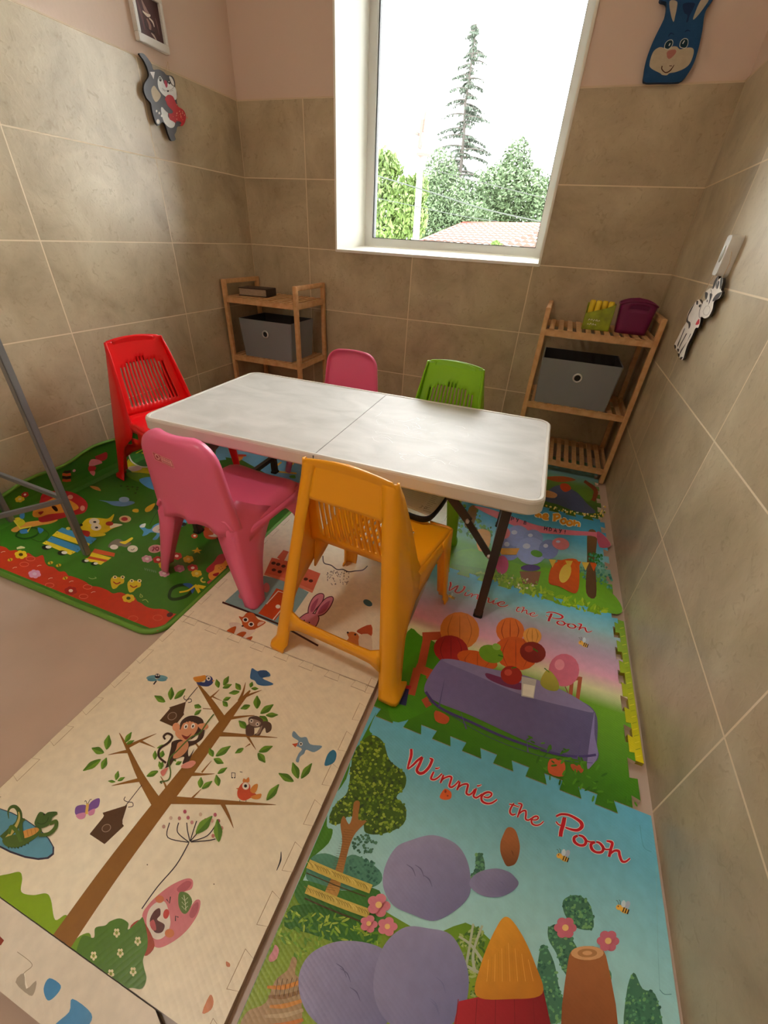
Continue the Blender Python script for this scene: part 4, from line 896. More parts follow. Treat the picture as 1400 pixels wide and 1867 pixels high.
# --- fourth picture mat
m4 = pooh_mat('', S34+.0006, -.115, False, True, RGT-.01, ramp([(-.69, '3c6a18'), (-.6, '3a6420'), (-.4, '5c8a3c'), (-.3, '7fb4bc'), (-.1, '5f8a50')]), ('c9b9a6',), 20)
m4.poly(O5([650, 300, 700, 200, 780, 150, 860, 150, 1000, 220, 1100, 330, 1200, 430, 1100, 440, 950, 410, 800, 350]), '4a5478', True, 5); m4.poly(O5([640, 210, 700, 200, 790, 240, 760, 280, 640, 260]), 'c08c5c', True, 4)
m4.poly(O5([830, 130, 900, 130, 940, 180, 880, 215, 830, 180]), 'b8401c', True, 4); m4.poly(O5([660, 60, 860, 50, 990, 90, 800, 110]), 'a04c24', True, 4); m4.stroke(O5([1080, 100, 1200, 200, 1170, 310]), [5, 8, 9], '7c3820')
m4.poly(O5([1000, 200, 1120, 190, 1170, 260, 1120, 320, 1040, 250]), '5c8a2c', True, 4)
fuzzy(m4, O5([620, 340, 900, 410, 1200, 450, 1300, 350, 1290, 480, 900, 440]), ['e8d47c', 'e0c04c', '4c7a1c', '2c5a14', 'f0ead0'], 90, 1.5, 41)
o = m4.build('play_mat', M['pr']); tag(o, 'foam puzzle mat under the right corner shelf, dark blue and green picture', 'mat', 'picture puzzle mats')

# --- cream foam mats
ZT2 = .020; TX0, TX1 = .928, 1.530
def jig(P, a, b, n, amp, col='a3875c', w=.0011):
    ax, ay = a; bx, by = b; d = Vector((bx-ax, by-ay)); L_ = d.length; d /= L_; nn = Vector((-d.y, d.x)); p = L_/n
    for k in range(n):
        for seg in ([(0, 0), (.3, 0), (.24, 1), (.76, 1), (.7, 0), (1, 0)],):
            pts = [(ax+d.x*p*(k+u)+nn.x*amp*v, ay+d.y*p*(k+u)+nn.y*amp*v) for u, v in seg]; P.stroke(pts, w, col, False)
def cream(ya, yb):
    P = Print(lambda a, b: atz(a, b, ZT2), (0, 0, 1), (0, 1), (TX0, TX1, ya, yb))
    P.slab([(TX0, ya+.0005), (TX1, ya+.0005), (TX1, yb-.0005), (TX0, yb-.0005)], .001, ZT2, 'efe6cc', 'a58c70'); return P
def edges(P, ya, yb, l=True, r=True):
    s = P.fn; P.W = lambda x, y: (x, y, ZT2)
    if l: jig(P, (TX0+.018, ya), (TX0+.018, yb), 8, .018)
    if r: jig(P, (TX1-.018, yb), (TX1-.018, ya), 8, .018)
    P.W = False
A3 = lambda l: T(0, 1160, 3.5, l)
B3 = lambda l: T(0, 1500, 3.333, l)
C3 = lambda l: T(250, 1180, 3.5, l)
D3 = lambda l: T(250, 1480, 3.5, l)
t1 = cream(-2.398, -1.80); edges(t1, -2.398, -1.80); t1.W = lambda x, y: (x, y, ZT2); jig(t1, (TX0, -1.802), (TX1, -1.802), 8, -.018, '8f7450'); t1.W = False
BR, BR2, LF, LF2 = '8f6020', '7a4c14', '6f9c28', '4f7c1a'
# hills
t1.poly(B3([-40, 340, 60, 310, 120, 300, 135, 340, 130, 420, 200, 440, 280, 430, 310, 470, 335, 590, 400, 560, 440, 620, 420, 700, 320, 720, 200, 620, 0, 450, -40, 430]), '84a812', True, 5)
t1.poly(B3([430, 770, 470, 700, 540, 670, 555, 720, 540, 780, 480, 820]), '6f9a1c', True, 4)
# trunk and branches (tapering)
def taper(P, pts, ws, c=BR): P.stroke(pts, ws, c, True, n=8)
taper(t1, [(111, 1719), (192, 1603), (271, 1497), (340, 1408), (404, 1323), (433, 1286), (456, 1259)], [40, 34, 29, 24, 17, 10, 3])
taper(t1, C3([125, 1040, 20, 850, -30, 760]) + A3([825, 730, 760, 615]), [17, 13, 9, 7, 1.5]) if False else None
t1.stroke(A3([1010, 1080, 900, 900, 820, 730, 762, 618]), [22, 14, 7, 1], BR); t1.stroke(A3([900, 915, 800, 935, 712, 955]), [8, 4, .6], BR); t1.stroke(A3([815, 735, 750, 745, 690, 758]), [7, 3, .6], BR)
t1.stroke(A3([815, 705, 900, 665, 998, 622]), [7, 4, .6], BR); t1.stroke(A3([895, 670, 940, 690, 990, 712]), [5, 3, .6], BR)
t1.stroke(C3([555, 480, 470, 350, 380, 225]), [16, 11, 1.5], BR); t1.stroke(C3([465, 325, 500, 295, 525, 270]), [4, 2.4, .6], BR); t1.stroke(C3([480, 315, 510, 330, 540, 342]), [3, 1.6, .5], BR)
t1.stroke(C3([650, 345, 675, 290, 692, 225]), [6, 4, .6], BR); t1.stroke(C3([680, 320, 740, 295, 795, 275]), [5, 3, .6], BR)
t1.stroke(C3([590, 455, 660, 445, 750, 435]), [6, 4, .8], BR); t1.stroke(C3([520, 555, 700, 565, 895, 578]), [9, 5, .8], BR); t1.stroke(C3([705, 570, 730, 610, 758, 655]), [5, 3, .6], BR); t1.stroke(C3([722, 618, 705, 628, 690, 640]), [2.5, 1.6, .6], BR)
t1.stroke(C3([340, 810, 420, 812, 495, 808]), [8, 4, .6], BR); t1.stroke(C3([412, 800, 445, 760, 475, 725]), [3.4, 2, .6], BR)
t1.stroke(C3([200, 975, 540, 990, 885, 1006]), [15, 9, .8], BR); t1.stroke(C3([545, 1000, 585, 1080, 615, 1155]), [8, 5, .6], BR); t1.stroke(C3([350, 965, 380, 935, 410, 905]), [3.6, 2, .6], BR)
t1.stroke(C3([400, 660, 390, 635, 370, 610]), [5, 3.6, 3], BR); t1.stroke(C3([195, 920, 175, 870, 150, 825]), [6, 3, 1], BR); t1.stroke(C3([420, 392, 480, 396]), 1.4, BR, False)
def leaf(P, x0, y0, x1, y1, w, c=LF, c2=LF2):
    dx, dy = x1-x0, y1-y0; mx_, my_ = x0+dx*.45, y0+dy*.45; L_ = math.hypot(dx, dy); nx, ny = -dy/L_*w, dx/L_*w
    P.poly([(x0, y0), (mx_+nx, my_+ny), (x0+dx*.8+nx*.5, y0+dy*.8+ny*.5), (x1, y1), (x0+dx*.8-nx*.5, y0+dy*.8-ny*.5), (mx_-nx, my_-ny)], c, True, 3)
    P.poly([(x0, y0), (mx_+nx, my_+ny), (x0+dx*.8+nx*.5, y0+dy*.8+ny*.5), (x1, y1), (mx_, my_)], c2, True, 3)
for l in ((680, 725, 695, 630, 13), (665, 745, 585, 715, 13), (645, 785, 530, 860, 12), (650, 850, 680, 775, 11), (740, 920, 755, 860, 8), (738, 930, 690, 925, 5), (750, 925, 798, 900, 6), (797, 680, 840, 612, 9), (805, 690, 858, 665, 6), (1055, 420, 985, 380, 11), (1088, 408, 1095, 325, 11), (1112, 402, 1185, 335, 10), (1285, 455, 1240, 440, 8), (1240, 505, 1285, 470, 7), (988, 790, 990, 730, 8), (1030, 775, 1040, 730, 9), (1020, 850, 1040, 800, 8), (1010, 860, 935, 895, 9), (1000, 715, 1060, 690, 5), (1120, 820, 1160, 800, 7)): leaf(t1, *A3(l[:2])[0], *A3(l[2:4])[0], l[4]/1.9)
for l in ((520, 260, 505, 205, 9), (550, 245, 585, 185, 9), (545, 262, 605, 238, 8), (660, 275, 628, 230, 10), (655, 285, 585, 295, 8), (548, 340, 598, 320, 7), (578, 380, 545, 345, 9), (765, 395, 765, 310, 13), (785, 425, 870, 365, 12), (820, 435, 900, 432, 9), (722, 372, 660, 395, 9), (722, 258, 735, 222, 7), (728, 265, 775, 265, 6), (700, 520, 648, 470, 12), (835, 475, 780, 440, 11), (485, 700, 460, 645, 10), (500, 697, 597, 630, 12), (488, 712, 552, 742, 11), (512, 808, 575, 768, 8), (520, 888, 505, 815, 11), (402, 900, 408, 830, 10), (412, 905, 480, 855, 9), (680, 645, 625, 678, 8), (775, 670, 865, 632, 11), (770, 675, 818, 738, 12), (1000, 858, 902, 805, 13), (1028, 840, 992, 735, 14), (1045, 840, 1115, 740, 12), (825, 980, 905, 875, 13), (158, 780, 140, 730, 8), (220, 700, 250, 730, 6), (60, 825, 135, 795, 9), (390, 385, 365, 372, 8), (365, 435, 408, 400, 7)): leaf(t1, *C3(l[:2])[0], *C3(l[2:4])[0], l[4]/1.9)
# dragonfly, birds
for dx, a in ((-34, 0), (34, 0)): t1.ell(*A3([1002+dx, 262])[0], 10, 3.6, '6fa6b4', 10 if dx > 0 else -10); t1.ell(*A3([1002+dx*.9, 278])[0], 9, 3, '5f98aa', 0)
t1.ell(*A3([1005, 255])[0], 5, 4.4, '1d1d2c'); t1.stroke(A3([998, 285, 980, 308]), 2.4, '1d1d2c', False)
for x in (998, 1012): t1.ell(*A3([x, 250])[0], 1.5, 1.5, 'e8e4d8')
t1.poly(C3([380, 215, 430, 225, 440, 185, 475, 190, 485, 225, 455, 250, 410, 248, 385, 235]), '2f3f78', True, 4); t1.poly(C3([358, 195, 400, 185, 435, 180, 438, 205, 410, 222, 375, 222]), 'd8902c', True, 4); t1.ell(*C3([455, 200])[0], 4, 4.4, 'ece6da'); t1.ell(*C3([457, 201])[0], 1.8, 2, '1c1c28'); t1.stroke(C3([480, 215, 495, 215]), [3, .5], 'd8902c', False)
t1.poly(C3([722, 200, 725, 160, 735, 135, 770, 155, 830, 155, 850, 185, 800, 200, 870, 235, 820, 248, 770, 240, 750, 215]), '3f70a0', True, 4); t1.poly(C3([770, 155, 825, 150, 835, 180, 790, 195]), '2c5686', True, 3)
t1.poly(C3([1000, 535, 1040, 575, 1080, 575, 1105, 620, 1180, 632, 1130, 670, 1080, 655, 1065, 680, 1040, 700, 1030, 735, 1012, 725, 1030, 680, 1050, 650, 1010, 625, 1030, 600, 990, 570]), '7c9cb4', True, 4); t1.poly(C3([988, 618, 1028, 612, 1010, 640]), 'c8542c', False); t1.ell(*C3([1045, 618])[0], 3.2, 3.4, 'e8e8e0'); t1.ell(*C3([1045, 618])[0], 1.6, 1.8, '20242c')
t1.poly(C3([1195, 750, 1215, 685, 1250, 655, 1272, 680, 1260, 730, 1220, 755]), '2f7aa0', True, 4)
t1.poly(C3([640, 920, 660, 880, 690, 860, 720, 880, 725, 920, 760, 940, 720, 965, 680, 980, 645, 960]), 'd0502c', True, 4); t1.poly(C3([675, 862, 680, 838, 695, 845, 712, 830, 715, 862]), 'd8843c', True, 3); t1.poly(C3([720, 915, 745, 880, 770, 875, 765, 910, 745, 935]), 'd88c3c', True, 3); t1.poly(C3([725, 955, 790, 935, 785, 965, 750, 972]), 'd88c3c', True, 3)
t1.ell(*C3([693, 887])[0], 6.4, 6.8, 'ece2d2'); t1.ell(*C3([692, 887])[0], 2.8, 3, '1c1616'); t1.stroke(C3([650, 905, 632, 902]), [3, .6], 'c86a2c', False)
for x in (655, 695): t1.stroke(C3([x, 975, x, 988]), 1, '3a2a20', False)
for l in ((603, 800, 603, 833), (625, 802, 625, 833), (603, 801, 625, 803), (655, 795, 672, 798)): t1.stroke(C3(l), 1.1, '2c2620', False)
for x in (607, 622): t1.ell(*C3([x, 833])[0], 1.5, 1.1, '2c2620')
# squirrel
t1.poly(C3([745, 560, 775, 540, 790, 490, 820, 472, 855, 490, 855, 530, 825, 548, 815, 515, 795, 540, 780, 565]), '5a4438', True, 4); t1.poly(C3([760, 560, 785, 545, 800, 500, 780, 520]), '9c8878', True, 3)
t1.poly(C3([695, 560, 695, 510, 720, 490, 745, 510, 745, 560, 715, 568]), '5c4034', True, 4); t1.poly(C3([710, 480, 715, 450, 760, 440, 800, 462, 800, 500, 760, 515, 720, 510]), '5a4236', True, 4); t1.poly(C3([712, 470, 745, 460, 790, 482, 770, 508, 725, 500]), '9a8474', True, 3)
for x, y in ((730, 472), (768, 493)): t1.ell(*C3([x, y])[0], 3.4, 3.8, 'd8d0c4'); t1.ell(*C3([x, y])[0], 1.5, 1.7, '201814')
# bird houses
for q, f in ((A3([1185, 425, 1172, 490, 1175, 500, 1110, 580, 1018, 540, 1085, 462, 1080, 455, 1185, 420]), (1097, 512)), (B3([740, 20, 635, 130, 545, 70, 610, 0, 640, -60, 740, -60, 745, 0]), (645, 35))):
    t1.poly(q, '54361c', False)
t1.poly([(232, 1468), (222, 1500), (226, 1506), (192, 1538), (164, 1520), (190, 1488), (187, 1482)], '54361c', False)
for cx, cy in ((314, 1306), (194, 1510)): t1.ell(cx, cy, 9, 7, 'a08a74', -30); t1.ell(cx, cy, 7.6, 5.8, '5e4026', -30)
for l in (A3([1262, 325, 1215, 380, 1185, 420]), A3([905, 950, 850, 1020, 800, 1085]), A3([1180, 380, 1172, 395, 1188, 408, 1215, 400, 1222, 418, 1200, 425]), A3([800, 1025, 792, 1045, 815, 1058, 845, 1062, 848, 1085, 818, 1092])): t1.stroke(l, 1.3, '3a2a20')
# butterfly
t1.poly(A3([550, 1080, 500, 1080, 480, 1100, 485, 1140, 545, 1135]), '7c56a0', True, 4); t1.poly(A3([560, 1090, 590, 1050, 635, 1035, 630, 1085, 600, 1105, 565, 1120]), '7c56a0', True, 4)
t1.poly(A3([485, 1140, 545, 1125, 540, 1160, 505, 1168]), 'd48cb0', True, 3); t1.poly(A3([565, 1120, 605, 1100, 600, 1135, 570, 1145]), 'd48cb0', True, 3); t1.stroke(A3([560, 1068, 552, 1135]), 5, 'e0b85c', False)
t1.stroke(A3([556, 1070, 548, 1050, 540, 1058]), 1, '3a2a20'); t1.stroke(A3([562, 1070, 575, 1045, 586, 1042]), 1, '3a2a20')
# monkey
MK, MK2 = '3c2418', 'd8966c'
t1.stroke(C3([180, 590, 170, 570, 195, 552, 225, 570, 200, 610, 145, 650, 140, 700, 185, 740]), [3, 4, 4, 4, 4, 4, 4, 4], MK)
t1.poly(C3([185, 760, 215, 650, 225, 605, 280, 590, 330, 600, 380, 590, 400, 540, 430, 520, 420, 580, 370, 620, 330, 640, 330, 700, 365, 650, 320, 750, 290, 745, 300, 700, 240, 720, 210, 760, 170, 775]), MK, True, 4)
t1.poly(C3([275, 490, 310, 450, 360, 438, 410, 455, 425, 490, 400, 540, 340, 590, 280, 560]), MK, True, 5); t1.ell(*C3([250, 512])[0], 7, 8, MK2); t1.poly(C3([275, 530, 295, 490, 330, 475, 360, 480, 390, 500, 375, 545, 325, 598, 275, 590, 245, 560, 250, 530]), MK2, True, 5)
t1.poly(C3([265, 610, 320, 600, 325, 650, 280, 700, 230, 710, 250, 650]), 'c88a60', True, 4); t1.poly(C3([390, 495, 440, 488, 455, 515, 425, 530, 400, 520]), MK2, True, 3); t1.poly(C3([290, 750, 350, 725, 375, 740, 340, 772, 285, 772]), 'd89080', True, 4); t1.poly(C3([150, 795, 195, 770, 185, 800, 165, 825]), 'd88074', True, 4)
for x, y in ((312, 508), (357, 505)): t1.ell(*C3([x, y])[0], 3.6, 5, 'ece6da', 20); t1.ell(*C3([x, y+2])[0], 1.6, 2.4, '2a1a14', 20)
t1.poly(C3([285, 560, 320, 572, 350, 550, 320, 590, 300, 585]), '7c2818', True, 3); t1.stroke(C3([305, 485, 318, 475, 330, 482]), 1.2, MK); t1.stroke(C3([345, 480, 358, 475, 368, 485]), 1.2, MK)
t1.stroke(C3([490, 430, 450, 480, 400, 550, 340, 580, 260, 660, 205, 720, 215, 800, 200, 850, 150, 860, 160, 872]), [2.4]*10, '54702c')
# crocodile on a round pool
t1.ell(20, 1518, 88, 34, '332c40', 27); t1.ell(20, 1517, 85, 31.5, '5c9cb4', 27)
U2 = lambda l: T(0, 1200, 2.8, l)
for k in range(7): t1.poly(U2([30+17*k, 945+6*min(k, 3)-9*max(0, k-3), 45+17*k, 975-7*max(0, k-3), 52+17*k, 945-9*max(0, k-3)]), '345018', False)
t1.stroke(U2([15, 925, 60, 880, 95, 840, 100, 790, 80, 760, 55, 762, 42, 785, 46, 820]), [16, 14, 11, 9, 7, 5, 3, 1], '466224'); t1.stroke(U2([30, 925, 75, 870, 98, 820, 96, 785]), [6, 6, 4, 2], 'c8b868')
t1.poly(U2([15, 925, 60, 905, 110, 895, 190, 862, 215, 880, 200, 905, 160, 935, 110, 962, 60, 968, 25, 955]), '4c6a24', True, 4)
t1.poly(U2([98, 908, 125, 882, 185, 866, 200, 880, 170, 905, 120, 922]), 'd89c4c', True, 4)
for k in range(4): t1.stroke(U2([120+20*k, 884-4*k, 126+20*k, 915-5*k]), .7, '9c6c2c', False)
t1.stroke(U2([110, 940, 90, 890, 60, 862, 48, 900]), [7, 8, 7, 5], '547828'); t1.stroke(U2([120, 930, 108, 870, 112, 835, 130, 825]), [6, 7, 6, 4], '4c6a24')
t1.poly(U2([178, 848, 190, 810, 205, 788, 222, 790, 232, 798, 250, 788, 290, 786, 292, 800, 270, 815, 262, 840, 240, 862, 200, 870]), '44642a', True, 4)
t1.stroke(U2([200, 905, 250, 900, 285, 868, 288, 835, 255, 850]), [7, 7, 7, 7, 5], '4c6a24'); t1.stroke(U2([192, 842, 215, 850, 240, 838, 250, 815]), .9, '1c3010'); t1.ell(*U2([228, 800])[0], 1.6, 1.8, '161c0c'); t1.ell(*U2([278, 793])[0], .9, .7, '161c0c')
# pink bunny with a flower balloon, bush
for l in ((1150, 120, 1020, 90, 1030, 0), (1150, 120, 1080, 60, 1085, 0), (1155, 115, 1140, 50, 1135, 0), (1155, 115, 1175, 50, 1195, -10), (1155, 115, 1210, 50, 1250, -10), (1160, 115, 1260, 80, 1320, 0), (1160, 118, 1260, 110, 1310, 100)):
    t1.stroke(T(0, 1500, 3.333, l), 1.8, '2a1c24')
for x, y, c in ((305, 1050, 'b85468'), (270, 1092, 'c08078'), (325, 1088, 'b86470'), (350, 1118, 'c88c88'), (215, 1090, 'd0b8a0'), (170, 1145, 'b89080'), (405, 1068, 'd0b89c'), (437, 1105, 'b8606c'), (498, 1070, 'c06474'), (478, 1108, 'd8a89c'), (520, 1110, 'b05868'), (540, 1155, 'c88c80'), (485, 1205, 'c07c74')): t1.ell(*C3([x, y])[0], 3, 3.6, c)
leaf(t1, *B3([1190, 70])[0], *B3([1290, -40])[0], 9); leaf(t1, *B3([1330, 120])[0], *B3([1320, -20])[0], 8)
t1.poly(B3([865, 560, 900, 500, 960, 440, 1040, 380, 1130, 340, 1170, 350, 1165, 400, 1110, 430, 1130, 500, 1150, 520, 1190, 470, 1218, 480, 1200, 560, 1130, 660, 1040, 730, 960, 760, 910, 720, 880, 640]), 'd47c84', True, 5)
t1.poly(B3([1075, 400, 1130, 355, 1165, 365, 1140, 405, 1095, 425]), 'b85c68', True, 3); t1.poly(B3([1150, 560, 1175, 500, 1205, 485, 1200, 540, 1170, 580]), 'b85c68', True, 3)
t1.poly(B3([890, 600, 905, 530, 950, 485, 1000, 480, 1025, 540, 1035, 620, 1000, 690, 950, 710, 905, 670]), 'e6ddd0', True, 5); t1.poly(B3([910, 600, 935, 540, 970, 520, 975, 560, 955, 590, 1000, 620, 985, 665, 940, 665]), '5c2824', True, 4); t1.poly(B3([910, 610, 935, 590, 950, 650, 925, 650]), 'c05a5c', True, 3)
t1.ell(*B3([1010, 555])[0], 5.4, 9, 'c83c34', 10); t1.ell(*B3([970, 465])[0], 8, 7, 'd07850'); t1.ell(*B3([1030, 672])[0], 8.6, 8, 'd07840')
t1.stroke(B3([1012, 465, 1030, 490, 1036, 450]), 1.8, '2c1c1c', False); t1.stroke(B3([1066, 598, 1066, 568, 1085, 575]), 1.8, '2c1c1c', False)
t1.poly(B3([1090, 425, 1140, 430, 1168, 480, 1140, 545, 1110, 550, 1085, 500]), '5c7c30', True, 4); t1.stroke(B3([1118, 440, 1126, 490, 1130, 535]), 1.2, 'd0d8b0')
for k in range(3): t1.stroke(B3([1105, 455+26*k, 1122, 475+26*k, 1142, 455+26*k]), 1, 'd0d8b0', False)
t1.poly(B3([790, 640, 850, 590, 900, 640, 940, 750, 880, 810, 860, 700]), 'a8401c', True, 4)
t1.poly(B3([460, 810, 500, 690, 570, 700, 580, 640, 640, 625, 670, 600, 730, 582, 780, 610, 780, 650, 850, 590, 870, 580, 895, 680, 895, 760, 870, 830, 875, 880, 890, 950, 860, 1010, 790, 1005, 720, 1045, 600, 960, 480, 850]), '4f7c18', True, 5)
for x, y in ((710, 670), (838, 720), (732, 792), (570, 810), (675, 918), (810, 905)):
    for k in range(5): a = k*1.257+.3; t1.ell(*B3([x+13*math.cos(a), y+19*math.sin(a)])[0], 2.4, 3.2, 'e4deb0')
    t1.ell(*B3([x, y])[0], 2.4, 3.4, '8fa03c')
t1.stroke(D3([330, 200, 250, 340, 130, 480, 30, 620]), 1.9, '2a1c24')
t1.stroke(D3([918, 255, 915, 310, 890, 375]), [1, 3, 1], '1c1820'); t1.poly(D3([415, 1285, 465, 1168, 488, 1210, 470, 1265]), 'cf762c', True, 3); t1.poly(D3([568, 955, 592, 970, 590, 990, 570, 985]), 'c06c30', True, 3)
for x, y in ((490, 462), (65, 338), (280, 190)): t1.ell(*D3([x, y])[0], 1.1, 1.2, '6f5a3c')
tag(t1.build('foam_mat', M['prc']), 'cream foam mat with a brown tree, monkey and birds picture, nearest cream mat', 'mat', 'cream puzzle mats')
# --- cream mat under the yellow chair: house, rabbit
t2 = cream(-1.80, -1.20); edges(t2, -1.80, -1.20)
M4 = lambda l: T(400, 960, 4.667, l)
t2.poly(M4([45, 640, 200, 500, 380, 420, 580, 460, 760, 560, 650, 720, 520, 860]), '84a6a8', False); t2.poly(M4([380, 410, 445, 265, 600, 300, 860, 400, 790, 565, 560, 470]), 'd86a4c', False); t2.poly(M4([490, 265, 545, 200, 590, 215, 545, 300]), 'd86a4c', False)
t2.poly(M4([380, 410, 560, 465, 790, 562, 800, 545, 570, 445, 385, 395]), 'e08464', False)
for x, y in ((460, 312), (500, 322), (545, 338), (463, 370), (513, 385), (735, 448), (778, 463), (620, 380)): t2.ell(*M4([x, y])[0], 4, 2.8, '5a2c1c')
t2.poly(M4([330, 740, 410, 640, 485, 525, 640, 580, 470, 800]), 'c0481c', False); t2.stroke(M4([400, 660, 500, 550, 620, 590, 455, 795]), 1.8, 'e6ddd0', False); t2.ell(*M4([498, 682])[0], 4.4, 3.6, 'e6ddd0')
t2.ell(*M4([400, 520])[0], 6, 9, 'd87c84'); t2.ell(*M4([190, 590])[0], 6, 6, 'd87c84')
t2.stroke(M4([25, 645, 280, 740, 530, 842, 840, 1015]), 3.4, '3c2018', False)
# fox
t2.poly(M4([165, 765, 200, 770, 235, 735, 290, 740, 330, 790, 395, 815, 340, 855, 310, 870, 285, 890, 235, 880, 200, 850, 190, 810]), 'c05a24', True, 4); t2.poly(M4([80, 830, 160, 820, 200, 850, 250, 880, 310, 880, 260, 930, 200, 990, 160, 940]), 'e0cfc0', True, 4)
t2.poly(M4([48, 930, 70, 880, 140, 850, 130, 900, 100, 945]), 'b8541c', True, 4); t2.poly(M4([105, 960, 180, 900, 230, 905, 190, 960, 280, 935, 250, 985, 170, 998]), 'b8541c', True, 4); t2.poly(M4([330, 850, 385, 815, 345, 812, 325, 830]), 'e0c0a8', True, 3)
for x, y in ((222, 795), (270, 833)): t2.ell(*M4([x, y])[0], 5.4, 4.4, 'ece2d4'); t2.ell(*M4([x, y])[0], 3.2, 2.8, '20141c')
t2.ell(*M4([197, 848])[0], 2, 1.4, '1c1014')
# rabbit
for w, c in ((3.4, '54182c'), (0, 'd08090')):
    for l in ((760, 740, 765, 680, 800, 610, 850, 575, 885, 585, 870, 640, 820, 700, 790, 740), (815, 750, 850, 680, 900, 620, 950, 600, 965, 620, 940, 680, 890, 740, 830, 760), (665, 810, 700, 770, 755, 740, 830, 755, 840, 800, 800, 865, 740, 860)):
        q = M4(l)
        if w: t2.stroke(q, w, c, True, True)
        else: t2.poly(q, c, True, 4)
t2.poly(M4([775, 720, 790, 660, 840, 610, 835, 640, 800, 720]), 'a8506c', True, 3); t2.poly(M4([840, 745, 860, 690, 920, 640, 940, 640, 900, 720]), 'a8506c', True, 3)
for x, y in ((722, 800), (765, 818)): t2.ell(*M4([x, y])[0], 1.3, 1.3, '2c1018')
t2.stroke(M4([708, 818, 722, 830, 742, 828]), 1.3, '2c1018')
t2.stroke(M4([880, 250, 890, 310, 950, 330, 1000, 365, 1050, 365, 1100, 385, 1155, 378, 1220, 370, 1260, 335]), 1.8, '3c2c30')
R_ = random.Random(4)
for k in range(60): x, y = R_.uniform(910, 1100), R_.uniform(370, 490); t2.stroke(M4([x, y, x+3, y+10]), 1.1, '54403c', False)
t2.ell(*M4([1262, 650])[0], 9, 5.4, '3f7288', 30); t2.poly(M4([1175, 880, 1290, 835, 1290, 940, 1190, 910]), 'b85434', True, 3); t2.poly(M4([1085, 910, 1130, 895, 1175, 915, 1190, 960, 1180, 1060, 1120, 1020, 1065, 990, 1100, 950]), 'c8763c', True, 4); t2.poly(M4([1190, 930, 1290, 930, 1290, 1090, 1200, 1060]), 'dccab0', True, 3)
for x, y in ((1092, 903), (1155, 920)): t2.ell(*M4([x, y])[0], 2, 1.8, '20141c')
t2.poly(M4([510, 865, 530, 880, 540, 900, 515, 880]), '4c6a2c', True, 3)
tag(t2.build('foam_mat', M['prc']), 'cream foam mat with house and rabbit pictures, partly below the orange-yellow chair', 'mat', 'cream puzzle mats')
t3 = cream(-1.20, -.60); edges(t3, -1.20, -.60); tag(t3.build('foam_mat', M['prc']), 'cream foam mat lying wholly below the white table', 'mat', 'cream puzzle mats')
t0 = Print(lambda a, b: atz(a, b, .0205), (0, 0, 1), (0, 1), (.78, TX1, -2.70, -2.3995))
t0.slab([(.80, -2.4665), (1.46, -2.4665), (1.49, -2.44), (1.49, -2.43), (1.46, -2.412), (1.43, -2.3992), (.80, -2.3992)], .001, .0205, 'e0d6c2', '5c4838')
t0.poly(B3([265, 1010, 300, 945, 370, 990, 340, 1050, 290, 1080]), '3f8cc0', True, 4); t0.poly(B3([330, 1240, 420, 1150, 440, 1070, 555, 1160, 530, 1240, 420, 1300]), '3f8cc0', True, 4); t0.poly(B3([-10, 680, 25, 715, 5, 745, -10, 745]), '8a3420', False)
t0.stroke(B3([100, 970, 150, 910, 195, 860, 105, 785]), 1, '8f7a5c'); t0.stroke(B3([165, 1010, 150, 960, 150, 915]), [5, 3, 1], 'f0e8d8', False); t0.poly(B3([95, 970, 145, 915, 160, 1010, 220, 960, 210, 1030, 180, 1050]), 'a89c88', True, 3)
tag(t0.build('foam_mat', M['prc']), 'cream foam mat piece with blue shapes in the lower left corner of the photo', 'mat', 'cream puzzle mats')

# --- soft green mat at the left, its edge curling up the wall
GX1, GY0, GY1, GZ = .915, -1.885, -.60, .013
def gpath():   # cross-section from the wall top down to the floor
    return [(.005, .150), (.0065, .11), (.010, .07), (.016, .042), (.026, .022), (.042, GZ)]
def hh(y): return max(.45, min(1, .62+.55*(y+1.9)))+.06*math.sin(y*23)
def onmat(a, b):
    p = atz(a, b, GZ)
    if p.x >= .042: return p
    h = hh(p.y); gp = [(x, GZ+(z-GZ)*h) for x, z in gpath()]; d = ray(a, b)
    for (x0, z0), (x1, z1) in list(zip(gp, gp[1:]))[::-1]:
        # plane through the two profile points, parallel to the wall
        nx, nz = z1-z0, -(x1-x0); t = (nx*(x0-CAM.x)+nz*(z0-CAM.z))/(nx*d.x+nz*d.z); q = CAM+d*t
        if min(x0, x1)-1e-4 <= q.x <= max(x0, x1)+1e-4: return q
    return Vector((.004, p.y, GZ+.15*h))
gm = Print(onmat, (.4, 0, .92), (0, 1), (.007, GX1-.014, GY0+.014, GY1))
def snap(p):
    if p.x >= .042: return Vector((p.x, p.y, GZ))
    gp = gpath(); h = hh(p.y)
    for (x0, z0), (x1, z1) in zip(gp, gp[1:]):
        if x0-1e-6 <= p.x <= x1+1e-6: return Vector((p.x, p.y, GZ+(z0+(z1-z0)*(p.x-x0)/(x1-x0)-GZ)*h))
    return p
gm.snap = snap; gm.creases = (.010, .016, .026, .042)
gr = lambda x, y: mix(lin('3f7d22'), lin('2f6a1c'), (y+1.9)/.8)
rc = .07
out = [(.042, GY0)]+[(GX1-rc+rc*math.sin(a), GY0+rc-rc*math.cos(a)) for a in [math.pi/2*k/8 for k in range(9)]]+[(GX1, GY1), (.042, GY1)]
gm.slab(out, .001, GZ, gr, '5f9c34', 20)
n = 26; gp = gpath()
